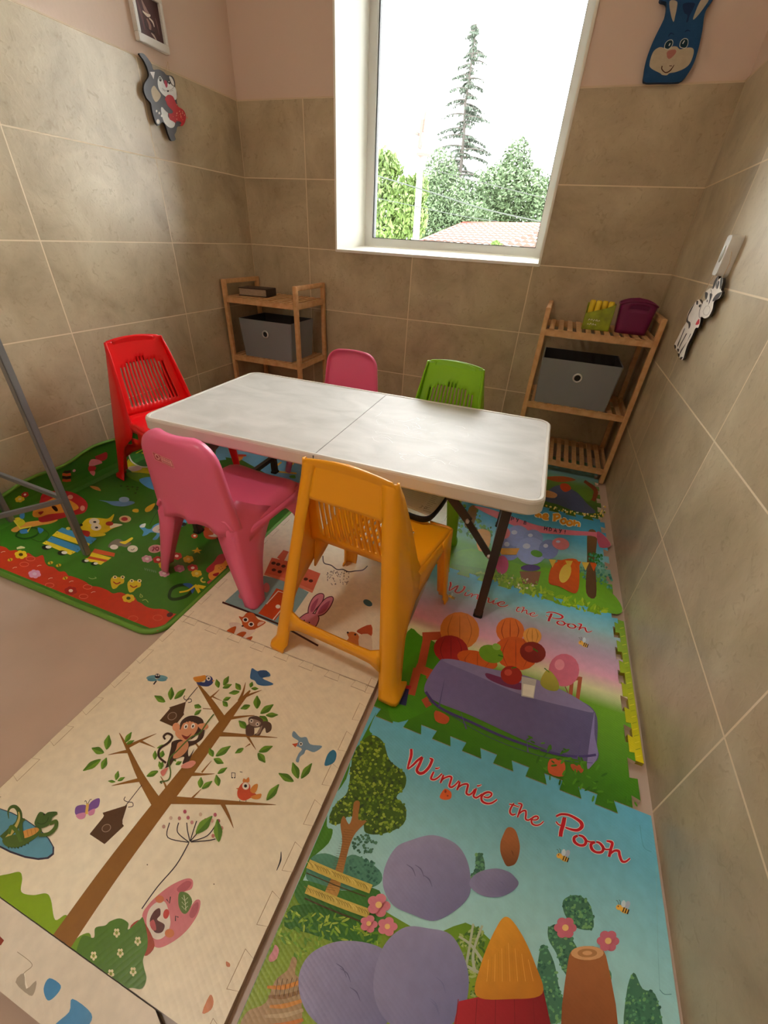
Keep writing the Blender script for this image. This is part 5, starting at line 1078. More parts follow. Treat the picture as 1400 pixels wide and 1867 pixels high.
for k in range(n):
    ya, yb = GY0+(GY1-GY0)*k/n, GY0+(GY1-GY0)*(k+1)/n
    for (x0, z0), (x1, z1) in zip(gp, gp[1:]):
        f = lambda x, z, y: Vector((x, y, GZ+(z-GZ)*hh(y)))
        q = gm.bm.faces.new([gm.bm.verts.new(p) for p in (f(x0, z0, ya), f(x1, z1, ya), f(x1, z1, yb), f(x0, z0, yb))]); q.tag = True; q.normal_update()
        if q.normal.x < 0 and q.normal.z < 0: q.normal_flip()
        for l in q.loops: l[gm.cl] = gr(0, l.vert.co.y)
K5 = lambda l: T(0, 860, 5.385, l)
L6 = lambda l: T(220, 900, 6.364, l)
S2 = lambda l: T(0, 560, 2.8, l)
R8 = lambda l: T(400, 790, 8.75, l)
# blue road field at the far side
gm.poly([(398, 800), (430, 790), (560, 850), (545, 885), (505, 875), (440, 838), (400, 832)], '6fb4dc', False); gm.poly(R8([-60, 100, 20, 200, 110, 420, -60, 440]), '6fb4dc', False)
for l in ((620, 560, 780, 440), (880, 540, 990, 460), (1130, 520, 1230, 430), (900, 610, 1230, 640)): gm.stroke(R8(l), 3, 'e8b83c', False)
gm.poly(R8([250, 390, 350, 370, 380, 390, 300, 450]), 'e8943c', True, 3); gm.poly(R8([240, 340, 410, 340, 415, 370, 260, 370]), 'd0402c', True, 3); gm.poly(R8([1120, 680, 1200, 670, 1210, 720, 1130, 710]), '4c9c2c', True, 3)
gm.poly([(280, 790), (265, 815), (240, 830), (232, 850), (265, 880), (300, 880), (310, 830)], 'd8d020', True, 3)
# crocodile head and pond
gm.poly(S2([660, 750, 720, 745, 770, 775, 770, 800, 740, 820, 690, 805, 660, 780]), '3f8c3c', True, 4); gm.stroke(S2([658, 755, 675, 790, 720, 815, 770, 815]), 2.4, 'e8e8d8'); gm.poly(S2([650, 820, 700, 810, 725, 825, 680, 840]), 'e4c8c4', True, 3); gm.poly(S2([640, 850, 700, 845, 800, 860, 820, 900, 700, 890]), '5f8c1c', True, 3)
gm.poly(S2([710, 880, 800, 870, 830, 935, 760, 925]), '4f94cc', True, 4); gm.ell(283, 862, 8, 4, 'd8602c')
# lobster tail, bee tail
for l, c in (((490, 760, 545, 745, 545, 780, 500, 790), 'b02c34'), ((465, 780, 510, 785, 520, 800, 455, 810), 'd8848c'), ((452, 810, 490, 815, 480, 835, 452, 835), 'b02c34'), ((455, 838, 485, 838, 478, 862), 'd8848c')): gm.poly(S2(l), c, True, 3)
for k in range(4): gm.stroke(S2([318, 838+15*k, 340, 842+15*k, 362, 838+15*k]), 4.6, '2c1c18' if k % 2 == 0 else 'b8502c', False)
gm.ell(133, 853, 3, 3, 'd0a0a0')
# lion 1
gm.poly(K5([400, 250, 480, 200, 600, 190, 700, 200, 800, 250, 860, 320, 830, 400, 720, 430, 600, 460, 480, 490, 380, 480]), 'b8242c', True, 5); gm.poly(K5([320, 430, 350, 340, 460, 290, 560, 250, 680, 280, 760, 330, 760, 370, 640, 400, 480, 420, 380, 450]), 'dc9438', True, 5)
gm.poly(K5([110, 570, 200, 520, 300, 490, 560, 470, 500, 510, 380, 530, 260, 560, 150, 595]), 'e0a048', True, 4); gm.poly(K5([380, 470, 480, 430, 640, 430, 560, 470, 420, 500]), 'b02430', True, 3); gm.poly(K5([505, 345, 545, 340, 570, 380, 545, 390]), '241810', True, 3); gm.poly(K5([375, 400, 430, 390, 400, 425]), 'a82430', True, 3)
gm.ell(*K5([810, 360])[0], 4.4, 5, 'e0a090'); gm.ell(*K5([690, 250])[0], 5, 4, 'e0a090'); gm.poly(K5([130, 470, 190, 450, 250, 500, 200, 540, 160, 520]), 'd8d030', True, 3)
gm.stroke(K5([160, 620, 200, 580, 320, 550, 380, 580, 350, 630, 240, 660, 165, 640]), 3, '22501c', True, True); gm.poly(K5([195, 580, 260, 565, 280, 600, 210, 610]), '3f84c0', True, 3); gm.poly(K5([195, 420, 240, 410, 235, 460, 200, 460]), '3f84c0', True, 3); gm.poly(K5([370, 550, 430, 570, 390, 610]), '2f74b0', True, 3)
gm.stroke(K5([130, 470, 200, 560, 310, 540, 270, 590]), 3, 'e0d048', False); gm.stroke(K5([420, 560, 480, 620, 400, 690, 290, 650]), 1.2, '245018')
# train cars
gm.poly(K5([610, 550, 950, 660, 890, 715, 540, 600]), '3f90c4', False); gm.poly(K5([560, 585, 885, 710, 860, 745, 510, 630]), 'e8d030', False); gm.poly(K5([505, 635, 815, 745, 760, 795, 460, 680]), '3f90c4', False); gm.poly(K5([455, 680, 745, 790, 690, 820, 415, 705]), 'e8d030', False)
for x, y in ((455, 745), (610, 800)): gm.ell(*K5([x, y])[0], 8.4, 4.6, '16241c'); gm.ell(*K5([x+22, y-3])[0], 5.4, 2.8, 'e4e4d8')
for x, y in ((560, 605), (905, 685), (500, 660), (765, 765), (445, 695), (710, 798)): gm.ell(*K5([x, y])[0], .9, .7, '203020')
gm.poly(K5([930, 755, 1130, 800, 1120, 835, 900, 795]), 'd0542c', False); gm.poly(K5([900, 790, 1095, 845, 1060, 870, 880, 830]), 'e8d030', False); gm.poly(K5([880, 830, 1060, 868, 1030, 890, 850, 855]), 'c84c2c', False); gm.poly(K5([850, 850, 1030, 885, 990, 915, 815, 865]), 'e8d030', False)
for x, y in ((835, 878), (925, 905)): gm.ell(*K5([x, y])[0], 6.4, 3.6, '16241c'); gm.ell(*K5([x+15, y-3])[0], 4, 2.2, 'e4e4d8')
# duck
gm.poly(K5([790, 545, 830, 480, 880, 455, 980, 455, 1060, 460, 1120, 415, 1100, 480, 1070, 510, 1200, 520, 1100, 560, 1030, 600, 900, 610, 820, 580]), 'e4c81c', True, 4); gm.poly(K5([1080, 555, 1100, 510, 1205, 520, 1130, 545]), 'e8dcc0', True, 3); gm.poly(K5([880, 610, 1025, 605, 1020, 630, 900, 640]), 'e8d030', True, 3); gm.poly(K5([800, 580, 880, 590, 870, 640, 830, 630]), 'c02c28', True, 3)
for x, y in ((925, 490), (943, 545)): gm.ell(*K5([x, y])[0], 9.6, 6.4, 'e8dcc4'); gm.ell(*K5([x+5, y+4])[0], 3, 1.8, '181410')
gm.ell(*K5([797, 523])[0], 3, 2.4, '181410'); gm.ell(*K5([1075, 510])[0], 7, 4, 'b82c28'); gm.ell(*K5([670, 560])[0], 4, 3, 'e0d45c')
# speech bubbles, fish
for q, rx, c in (((1228, 465), 11, 'd8b484'), ((1302, 757), 9.6, 'dcdccc')): gm.ell(*K5(q)[0], rx, 6.4, c)
gm.ell(*K5([1222, 465])[0], 6, 3.6, 'b02430'); gm.stroke(K5([1285, 765, 1290, 775, 1320, 760, 1318, 745]), 1, '28382c')
gm.poly(K5([970, 280, 1080, 290, 1160, 290, 1290, 290, 1320, 310, 1230, 340, 1120, 335, 1040, 300]), '5c84b4', True, 4); gm.ell(*K5([1218, 275])[0], 9.6, 5, '8ca4c4'); gm.poly(K5([1300, 380, 1355, 368, 1350, 400, 1310, 395]), 'd8b02c', True, 3)
gm.poly(K5([880, 140, 960, 150, 990, 190, 920, 170]), 'c08040', True, 3)
for x, y in ((1190, 140), (1250, 145), (1300, 150), (1350, 155), (1260, 172), (1345, 175), (1330, 210)): gm.ell(*K5([x, y])[0], 2.4, 1.4, '203c14')
# wolf (mouse) with horn
gm.poly(K5([1060, 740, 1090, 690, 1160, 660, 1230, 690, 1290, 700, 1240, 740, 1180, 730, 1130, 750]), '7c7468', True, 4); gm.poly(K5([1170, 690, 1230, 680, 1290, 645, 1305, 660, 1250, 700, 1220, 712]), 'e8d030', True, 3); gm.ell(*K5([1120, 740])[0], 7.4, 4.4, 'e0d8cc')
# blue dog, number bubble
gm.poly(L6([215, 380, 260, 350, 290, 400, 350, 410, 380, 370, 440, 340, 520, 330, 560, 430, 470, 470, 420, 530, 370, 530, 420, 465, 350, 450, 300, 480, 250, 490, 265, 440]), '54a0d4', True, 4); gm.poly(L6([460, 280, 520, 240, 640, 250, 760, 190, 830, 190, 850, 290, 780, 320, 720, 380, 640, 380, 640, 440, 560, 440, 510, 300]), '54a0d4', True, 5)
gm.poly(L6([740, 180, 790, 142, 820, 165, 830, 190, 760, 190]), '8cb43c', True, 3); gm.poly(L6([365, 420, 400, 380, 470, 350, 540, 340, 560, 420, 480, 455, 400, 450]), 'dcd0c4', True, 4); gm.poly(L6([220, 390, 240, 360, 290, 345, 275, 390]), 'dce4e4', True, 3); gm.ell(*L6([728, 355])[0], 5.4, 3.2, '181c2c'); gm.stroke(L6([690, 290, 730, 268, 770, 265]), 1.6, '205078'); gm.stroke(L6([440, 430, 450, 415, 460, 420]), 1, '54403c')
gm.stroke(L6([335, 370, 380, 280, 440, 190]), 1, '1c3c14'); gm.poly(L6([280, 190, 310, 150, 400, 110, 360, 190, 300, 215]), 'd8ac24', True, 3); gm.poly(L6([135, 195, 160, 178, 205, 182, 200, 218]), 'd8ac24', True, 3); gm.poly(L6([380, 160, 450, 110, 480, 150, 420, 190]), '1c4c1c', True, 3)
gm.ell(*L6([400, 640])[0], 12.6, 7.4, 'e0b0a8', -8); gm.ell(*L6([400, 640])[0], 10.6, 6.2, 'd0909c', -8)
gm.stroke(L6([372, 622, 392, 628, 368, 668]), 2.4, '8c1c3c', False); gm.stroke(L6([405, 650, 412, 625, 438, 628, 430, 660, 405, 650]), 2.2, '8c1c3c'); gm.ell(*L6([138, 640])[0], 9.6, 5, 'e4e0cc'); gm.stroke(L6([118, 650, 140, 655, 160, 635]), 1, '2c3828')
# raccoon / fox driver
gm.poly(L6([930, 270, 1000, 230, 1130, 250, 1050, 320, 950, 350]), 'c8582c', True, 4); gm.poly(L6([945, 345, 1060, 260, 1130, 260, 1100, 320, 1000, 380]), '2c2418', True, 3); gm.poly(L6([960, 420, 1000, 370, 1130, 290, 1270, 330, 1290, 400, 1200, 480, 1080, 530, 980, 510]), 'b8502c', True, 5)
gm.poly(L6([1025, 410, 1060, 400, 1110, 430, 1210, 390, 1200, 460, 1110, 505, 1015, 490, 1080, 470]), 'd8d0c4', True, 4); gm.poly(L6([1140, 290, 1200, 260, 1280, 310, 1270, 350, 1200, 320]), '2c2c1c', True, 3); gm.ell(*L6([1175, 297])[0], 6, 3.2, 'e4e4dc'); gm.ell(*L6([1120, 370])[0], 5, 2.4, '241810'); gm.ell(*L6([975, 250])[0], 5, 2, 'ecdcd0')
for k in range(5): gm.stroke(L6([1120+45*k, 510+8*k, 1165+38*k, 560+9*k]), 4.4, '2c1c18' if k % 2 == 0 else 'b8684c', False)
gm.ell(*L6([855, 492])[0], 6, 4.4, 'b8502c'); gm.ell(*L6([858, 490])[0], 2.6, 1.8, 'e8dcd0')
# star, flowers
gm.poly(L6([820, 660, 870, 650, 890, 620, 905, 650, 945, 655, 910, 670, 925, 695, 885, 680, 850, 695, 860, 670]), 'd8b02c', False)
def flower(P, x, y, r, c, cc, sq=.6):
    for k in range(6): a = k*1.047+.3; P.ell(x+r*.62*math.cos(a), y+r*.62*sq*math.sin(a), r*.45, r*.36, c)
    P.ell(x, y, r*.36, r*.26, cc)
for l, c, cc in (((305, 758), 'd09cb0', 'e8d8d8'), ((435, 768), 'b02c2c', 'e8c8c0'), ((650, 725), 'b02c2c', 'e8c8c0'), ((500, 828), 'd8b82c', 'e0d070'), ((785, 762), 'd8b82c', 'e0d070'), ((680, 870), 'c080a0', 'd8b0c0'), ((505, 925), 'd09cb0', 'e8d8d8'), ((835, 862), 'b02c2c', 'e8d8c8'), ((880, 928), 'd8b82c', 'e0d070'), ((520, 685), 'd8c04c', 'e0d070')): flower(gm, *L6(l)[0], 9.4, c, cc)
for i, x in enumerate((275, 300, 325, 350, 372, 395)): gm.stroke(L6([x, 860+6*i, x+12, 890+6*i, x+14, 868+6*i]), 1, '6f9468')
# lion 2, wheel
gm.poly(L6([990, 880, 1080, 790, 1140, 710, 1250, 690, 1370, 640, 1400, 760, 1300, 800, 1150, 850, 1040, 920]), 'b02030', True, 5); gm.poly(L6([1020, 930, 1080, 890, 1100, 830, 1180, 810, 1230, 760, 1320, 730, 1390, 740, 1380, 800, 1240, 900, 1100, 1000, 1030, 990]), 'dc9438', True, 5); gm.poly(L6([1070, 935, 1140, 915, 1120, 955, 1080, 955]), 'a01c28', True, 3); gm.poly(L6([1215, 850, 1240, 832, 1275, 850, 1250, 865]), '2c1c14', False)
for x, y in ((1140, 865), (1160, 880), (1180, 870), (1165, 848)): gm.ell(*L6([x, y])[0], .9, .7, '6c4418')
gm.stroke(L6([565, 1170, 600, 1100, 700, 1060, 800, 1075, 820, 1130, 760, 1190, 640, 1225, 575, 1215]), 5.6, '1c3c1c', True, True); gm.poly(L6([720, 1050, 800, 1040, 860, 1090, 830, 1160, 800, 1100]), '2c5c9c', True, 3); gm.stroke(L6([680, 1145, 780, 1125, 860, 1070, 880, 1060]), 3, 'd8c02c'); gm.stroke(L6([870, 1070, 920, 1160]), 6, 'd8c02c', False); gm.stroke(L6([890, 1075, 1000, 1095]), 6, 'd8c02c', False); gm.stroke(L6([955, 975, 930, 1000, 950, 1025, 985, 1025]), 2.6, 'd8c84c'); gm.poly(L6([1000, 1030, 1050, 1000, 1080, 1020, 1030, 1050]), 'c0504c', True, 3)
# red scalloped bank with flowers and dots
red = [(-40, 1000), (-8, 995), (10, 998), (18, 1004), (30, 1003), (45, 1010), (52, 1008), (65, 1016), (78, 1012), (82, 1025), (88, 1032), (98, 1034), (108, 1042), (118, 1042), (125, 1050), (128, 1050), (135, 1052), (146, 1056), (158, 1062), (165, 1068), (180, 1070), (196, 1076), (206, 1082), (220, 1080), (235, 1086), (245, 1088), (250, 1096), (258, 1100), (266, 1106), (280, 1110), (290, 1110), (303, 1112), (312, 1118), (326, 1120), (345, 1130), (345, 1180), (180, 1140), (0, 1060), (-40, 1050)]
gm.poly(red, 'c83820', True, 3)
for l, c, cc in (((205, 815), 'e8c82c', '5c3c14'), ((340, 1005), 'd89cc0', 'e0c0d8'), ((695, 1170), 'a82424', 'e8d0c0')): flower(gm, *K5(l)[0], 11, c, cc)
flower(gm, *L6([90, 1215])[0], 11, 'e0c02c', '4c6424'); flower(gm, 35, 908, 9, 'd8c83c', 'e0e0a0'); flower(gm, 45, 901, 7, 'b02c2c', 'e8d0d0')
for l in ((300, 855), (238, 910), (487, 1115), (860, 1132), (820, 1225)): q = K5(l)[0]; gm.stroke([(q[0]+8*math.cos(t), q[1]+4*math.sin(t)) for t in [k*.7 for k in range(9)]], .9, 'e88068', True, True)
for l in ((145, 1450), (430, 1440)): q = L6(l)[0]; gm.stroke([(q[0]+8.6*math.cos(t), q[1]+5*math.sin(t)) for t in [k*.7 for k in range(9)]], .9, 'd86848', True, True)
for l in ((30, 795), (145, 950), (385, 930), (495, 1055), (700, 1085), (915, 1190)): q = K5(l)[0]; gm.stroke([(q[0]-4, q[1]), (q[0], q[1]-2), (q[0]+4, q[1]-2)], 1.1, 'ecc0b0')
for l in ((100, 865), (495, 895), (575, 920), (640, 1045)): q = K5(l)[0]; gm.ell(*q, 5, 2.8, 'd8b42c', -15); gm.stroke([(q[0]-1, q[1]-2.4), (q[0]+1, q[1]+2.4)], 1.4, '2c2414', False)
gm.ell(*L6([570, 1405])[0], 6, 4, '501420', -20); gm.stroke(K5([870, 1040, 900, 1052, 945, 1045, 930, 1035]), 1.2, '9cb870'); gm.stroke(K5([165, 755, 205, 745, 245, 748]), [3, 5, 2], 'd8d89c')
for cx, cy, k in ((1150, 1080, 1), (1315, 1115, 1)):
    q = K5([cx, cy])[0]
    gm.poly([(q[0]-9, q[1]+12), (q[0]-12, q[1]-2), (q[0]-7, q[1]-9), (q[0]+4, q[1]-8), (q[0]+12, q[1]-6), (q[0]+12, q[1]+2), (q[0]+4, q[1]+6), (q[0]-2, q[1]+12)], 'd8c020', True, 4)
    for dx in (-4, 10): gm.ell(q[0]+dx, q[1]-8, 4, 3, 'e8dca0'); gm.ell(q[0]+dx, q[1]-8, 1.7, 1.5, '141410')
    gm.stroke([(q[0]-7, q[1]), (q[0]-1, q[1]+4), (q[0]+6, q[1]+1)], 2, 'a02018')
gm.stroke(L6([230, 1160, 225, 1200, 255, 1195, 235, 1170]), 1.2, 'b8c864'); gm.stroke(L6([250, 1240, 290, 1230, 320, 1262]), 1.2, 'b8c864')
go = gm.build('soft_play_mat', M['prs']); tag(go, 'green rolled-edge soft play mat with cartoon animals, by the left wall', 'mat')
bm = bmesh.new(); pth = [(.10, GY0, .008)]+[(GX1-rc+rc*math.sin(a), GY0+rc-rc*math.cos(a), .008) for a in [math.pi/2*k/10 for k in range(11)]]+[(GX1, GY1, .008)]
tube(bm, pth, .0085, 10); pth = [(.10, GY0, .008), (.030, GY0, .018), (.018, GY0, .033), (.010, GY0, .052), (.008, GY0, .07)]; tube(bm, pth, .007, 8)
pth = [(.010, GY0+(GY1-GY0)*k/26, GZ+(.150-GZ)*(max(.45, min(1, .62+.55*(GY0+(GY1-GY0)*k/26+1.9)))+.06*math.sin((GY0+(GY1-GY0)*k/26)*23))) for k in range(27)]; tube(bm, pth, .006, 8)
link('mat_binding', bm, mat('green_binding', '6da63c', .5), go, True)

# ------------------------------------------------------------------ wall decorations
Ct = lambda l: T(220, 0, 6.914, l)
XP = .020
def stand(ax, pos, sgn): return None
ca = Print(lambda a, b: atx(a, b, XP), (1, 0, 0), (1, 2), dz=.0002)
ca.cutout(Ct([235, 680, 280, 672, 330, 720, 385, 800, 415, 880, 480, 875, 540, 905, 580, 945, 650, 960, 685, 1030, 690, 1110, 712, 1180, 705, 1260, 730, 1350, 800, 1400, 820, 1490, 800, 1560, 750, 1590, 715, 1600, 700, 1660, 680, 1700, 692, 1760, 640, 1775, 600, 1690, 560, 1570, 520, 1540, 480, 1585, 440, 1540, 400, 1400, 380, 1300, 330, 1240, 295, 1150, 300, 1060, 355, 960, 340, 870, 290, 760]), 0, .008, '4a4a50', '1c1c1f')
ca.poly(Ct([385, 1130, 420, 1080, 460, 1130, 505, 1200, 480, 1260, 440, 1285, 400, 1220]), 'b8a98c', True, 4)
ca.poly(Ct([368, 905, 430, 905, 415, 1000]), 'e4e4e4', False); ca.poly(Ct([610, 965, 640, 975, 668, 1030, 672, 1080, 640, 1050]), 'e4e4e4', True, 3)
ca.poly(Ct([465, 1020, 490, 960, 525, 1000, 550, 1060, 590, 1060, 600, 1010, 640, 1070, 690, 1110, 705, 1200, 690, 1260, 610, 1240, 540, 1200, 480, 1120]), 'e2e6e8', True, 4)
ca.poly(Ct([545, 1020, 575, 1020, 590, 1080, 570, 1105]), 'a81c3c', True, 3); ca.ell(*Ct([595, 1148])[0], 2, 1.8, '202020')
for x, y in ((497, 1000), (610, 1035)): ca.ell(*Ct([x, y])[0], 2.4, 4.2, '202428', -15); ca.ell(*Ct([x-3, y-6])[0], .8, 1.2, 'f0f0f0')
for l in ((520, 1110, 560, 1140, 580, 1135), (525, 1130, 560, 1155), (610, 1140, 650, 1120, 670, 1090), (620, 1150, 660, 1140)): ca.stroke(Ct(l), .5, '404448')
ca.poly(Ct([510, 1350, 590, 1410, 600, 1480, 680, 1540, 670, 1600, 620, 1610, 560, 1560, 525, 1480]), 'dfe4e4', True, 4)
ca.poly(Ct([560, 1240, 600, 1195, 660, 1220, 710, 1330, 790, 1390, 822, 1480, 790, 1575, 740, 1585, 660, 1530, 615, 1500, 600, 1420, 570, 1330]), 'b81c28', True, 5)
ca.poly(Ct([500, 1250, 560, 1260, 590, 1330, 655, 1400, 640, 1430, 590, 1420, 520, 1340]), '4a4a50', True, 4); ca.poly(Ct([700, 1530, 760, 1540, 750, 1585, 700, 1570]), '4a4a50', True, 3)
R_ = random.Random(8)
for k in range(26): x, y = 740+R_.gauss(0, 38), 1450+R_.gauss(0, 45); ca.stroke(Ct([x, y, x+R_.uniform(-12, 12), y+R_.uniform(-18, 18)]), .9, R_.choice(['e8a070', 'f0d8b0', 'e87850']), False)
for x, y in ((452, 1400), (486, 1425), (516, 1460)): ca.ell(*Ct([x, y])[0], 1.6, 2.4, 'ececec')
ca.ell(*Ct([472, 1533])[0], 3, 4.6, 'ececec', -10)
ca.flat = False
cao = ca.build('cat_plaque', M['prt']); tag(cao, 'grey and white wooden cat cutout holding a red heart on left wall', 'wall decoration')
def sub_string(name, pts, parent, r=.0007):
    bm = bmesh.new(); tube(bm, pts, r, 6); return link(name, bm, M['string'], parent)
sub_string('string', [atx(306, 112, .012), atx(310, 140, .013)], cao); sub_string('string', [atx(306, 112, .012), atx(300, 140, .013)], cao)
# small framed picture above the cat
Y0, Y1, Z0, Z1 = -.585, -.432, 1.541, 1.70
pf = thing('small_picture', 'small white-framed dark reddish-brown picture high on the left wall', 'picture', (-CL, (Y0+Y1)/2, Z0)); wy = (Y1-Y0)/2; hz = Z1-Z0
bm = bmesh.new(); f = .024
for a, b in (((-.0, -wy, 0), (.022, wy, f)), ((.0, -wy, hz-f), (.022, wy, hz)), ((.0, -wy, f), (.022, -wy+.017, hz-f)), ((.0, wy-.017, f), (.022, wy, hz-f))): box(bm, (a[0]+.0005, a[1], a[2]), b, 0, .002)
link('picture_frame', bm, M['pvc'], pf)
PP = Print(None, (1, 0, 0), (1, 2), (-wy+.016, wy-.016, f-.001, hz-f+.001)); PP.W = lambda y, z: (.012, y, z)
PP.poly([(-wy+.016, f-.001), (wy-.016, f-.001), (wy-.016, hz-f+.001), (-wy+.016, hz-f+.001)], '4c2828', False)
for pts, w, c in (([(-.02, .12), (-.01, .10), (.005, .088)], [.004, .016, .01], 'a08078'), ([(-.025, .09), (-.005, .085), (.012, .09)], [.004, .01, .004], 'e4d8cc'), ([(-.01, .075), (.0, .06), (-.005, .045)], [.006, .014, .006], '9c7468'), ([(.002, .08), (.018, .074), (.022, .062)], [.004, .008, .003], 'dccfc2'), ([(-.022, .07), (-.02, .05), (.01, .045), (.02, .046)], [.003, .003, .004, .002], '2c1414'), ([(.0, .04), (.012, .035), (.022, .026)], [.003, .008, .004], 'b8a094'), ([(.035, .09), (.04, .07), (.042, .045)], [.002, .006, .002], '7c5450'), ([(-.045, .12), (-.035, .08), (-.03, .04)], [.004, .012, .004], '6c3c3a')): PP.stroke(pts, w, c)
PP.build('picture_print', M['prt'], pf)
# cow cutout and the switch it hangs from
Cw = lambda l: T(1210, 430, 7.779, l)
XC = RW-.016
co = Print(lambda a, b: atx(a, b, XC), (-1, 0, 0), (1, 2), dz=.0002)
co.cutout(Cw([470, 920, 500, 900, 520, 930, 548, 965, 560, 930, 600, 900, 585, 850, 600, 790, 650, 745, 690, 740, 720, 650, 765, 565, 775, 600, 740, 690, 740, 745, 765, 640, 800, 600, 838, 600, 830, 680, 810, 760, 825, 800, 790, 880, 715, 930, 690, 1040, 640, 1140, 580, 1170, 530, 1150, 515, 1230, 490, 1300, 450, 1310, 400, 1420, 330, 1560, 275, 1740, 240, 1755, 215, 1710, 195, 1640, 160, 1600, 150, 1540, 200, 1440, 265, 1310, 320, 1220, 340, 1100, 400, 1000, 440, 950]), 0, .007, 'ece6dc', '1c1816')
for l, c in (([440, 955, 400, 1010, 360, 1080, 335, 1150, 320, 1215, 350, 1250, 355, 1320, 380, 1270, 375, 1225, 345, 1200, 350, 1140, 390, 1060], '1c1a1a'), ([590, 800, 625, 810, 620, 860, 600, 905, 585, 860], '1c1a1a'), ([800, 800, 825, 800, 790, 870, 740, 910, 690, 930, 720, 860, 760, 820], '1c1a1a'), ([655, 820, 690, 830, 670, 900, 630, 985, 650, 900], '1c1a1a'),
             ([465, 925, 490, 925, 485, 970, 465, 975], '1c1a1a'), ([500, 985, 530, 970, 520, 1010, 500, 1012], '1c1a1a'), ([720, 640, 770, 565, 770, 600, 715, 735, 690, 745], '241c1a'), ([805, 610, 838, 600, 820, 720, 795, 755], '241c1a'), ([775, 640, 790, 660, 770, 740, 748, 745], '241c1a'), ([505, 1180, 500, 1250, 450, 1260, 480, 1200], 'c01c34'),
             ([150, 1545, 175, 1560, 170, 1600, 155, 1595], '1c1a1a'), ([190, 1600, 220, 1610, 210, 1645, 195, 1635], '1c1a1a'), ([200, 1665, 228, 1680, 220, 1715, 205, 1710], '1c1a1a'), ([228, 1745, 240, 1720, 272, 1720, 245, 1757], '1c1a1a'), ([285, 1330, 300, 1320, 240, 1470, 200, 1570, 195, 1540, 240, 1440], '2c2420'), ([315, 1390, 330, 1390, 270, 1500, 215, 1610, 235, 1540, 290, 1440], '2c2420'), ([375, 1395, 385, 1400, 320, 1520, 225, 1690, 245, 1620, 330, 1500], '2c2420')): co.poly(Cw(l), c, True, 3)
co.ell(*Cw([463, 1278])[0], 2.6, 2, 'f0e4e0'); co.stroke(Cw([575, 1120, 560, 1070, 600, 1000, 645, 1000, 655, 1060, 620, 1120, 580, 1120]), .5, '8c8074')
co.stroke(Cw([545, 965, 510, 1060, 505, 1150, 530, 1160]), .8, '2c2622'); co.stroke(Cw([670, 760, 680, 820, 650, 950]), .8, '2c2622'); co.ell(*Cw([618, 925])[0], 1, 2.4, '1c1a1a', 10)
co.flat = False
coo = co.build('cow_plaque', M['prt']); tag(coo, 'white and black wooden cow cutout hanging on the right wall', 'wall decoration')
sub_string('string', [atx(1307, 493, RW-.030), atx(1274, 546, RW-.024)], coo); sub_string('string', [atx(1336, 445, RW-.010), atx(1330, 480, RW-.028), atx(1318, 505, RW-.024)], coo)
sw = thing('wall_switch', 'white oblong switch on the right wall above the hanging cow', 'switch', (RW, -.747, .972))
bm = bmesh.new()
rows = []
for d_, g_ in ((0, 0), (.020, 0), (.027, .004), (.030, .010)):
    rows.append([Vector((-.0005-d_, y*(1-g_*6), z*(1-g_*3))) for y, z in rrect(.024, .050, .010, 5)])
rows = [r+[r[0].copy()] for r in rows]; grid(bm, rows); bmesh.ops.remove_doubles(bm, verts=bm.verts, dist=1e-5); ed = [e for e in bm.edges if e.is_boundary]; bmesh.ops.holes_fill(bm, edges=ed); link('switch_case', bm, M['pvc'], sw)
bm = bmesh.new(); mt = Matrix.Translation((-.031, 0, .004)) @ Matrix.Rotation(-math.pi/2, 4, 'Y') @ Matrix.Diagonal((1.25, .75, 1, 1))
bmesh.ops.create_cone(bm, cap_ends=True, segments=28, radius1=.018, radius2=.015, depth=.005, matrix=mt); link('button', bm, mat('grey_button', 'c9cdc6', .4), sw, True)
# blue bunny bag on the back wall
By = lambda l: T(1150, 0, 8.235, l)
bn = Print(lambda a, b: aty(a, b, -.022), (0, -1, 0), (0, 2), dz=.0003)
bn.cutout(By([205, 1230, 200, 1100, 235, 900, 300, 700, 380, 520, 470, 340, 525, 200, 535, 40, 445, 0, 460, -60, 640, -140, 800, -60, 1000, -120, 1200, -160, 1260, -60, 1160, 100, 1105, 230, 1070, 480, 1010, 750, 940, 960, 850, 1120, 760, 1210, 680, 1235, 400, 1240]), 0, .028, '1f4f80', '173a60', n=6)
bn.poly(By([580, 20, 690, 20, 690, 120, 665, 240, 640, 330, 600, 220]), 'b9b0a0', True, 4); bn.poly(By([1060, -10, 1170, -10, 1100, 110, 1000, 240, 935, 295, 960, 200]), 'b9b0a0', True, 4); bn.poly(By([785, 60, 950, 45, 940, 120, 880, 240, 860, 320, 830, 330, 850, 230, 800, 190]), '12305c', True, 4)
bn.poly(By([280, 960, 305, 850, 350, 760, 430, 710, 500, 720, 560, 740, 620, 700, 690, 700, 740, 740, 850, 715, 920, 720, 945, 760, 930, 850, 880, 960, 800, 1030, 680, 1080, 580, 1100, 540, 1130, 470, 1125, 440, 1100, 340, 1050, 290, 1010]), 'c3b79f', True, 5)
for l in (([500, 720, 515, 650, 560, 605, 615, 595, 635, 630, 620, 690, 570, 740, 530, 742]), ([730, 700, 745, 620, 800, 575, 855, 590, 860, 660, 830, 720, 780, 728])): bn.poly(By(l), 'd8dcd8', True, 4); bn.poly([(x*.86+cx*.14, y*.86+cy*.14) for cx, cy in [(sum(p[0] for p in By(l))/len(By(l)), sum(p[1] for p in By(l))/len(By(l)))] for x, y in By(l)], '123848', True, 4)
for l in ([570, 690, 590, 650], [775, 660, 805, 610]): bn.stroke(By(l), 1.6, 'e8ecec', False); 
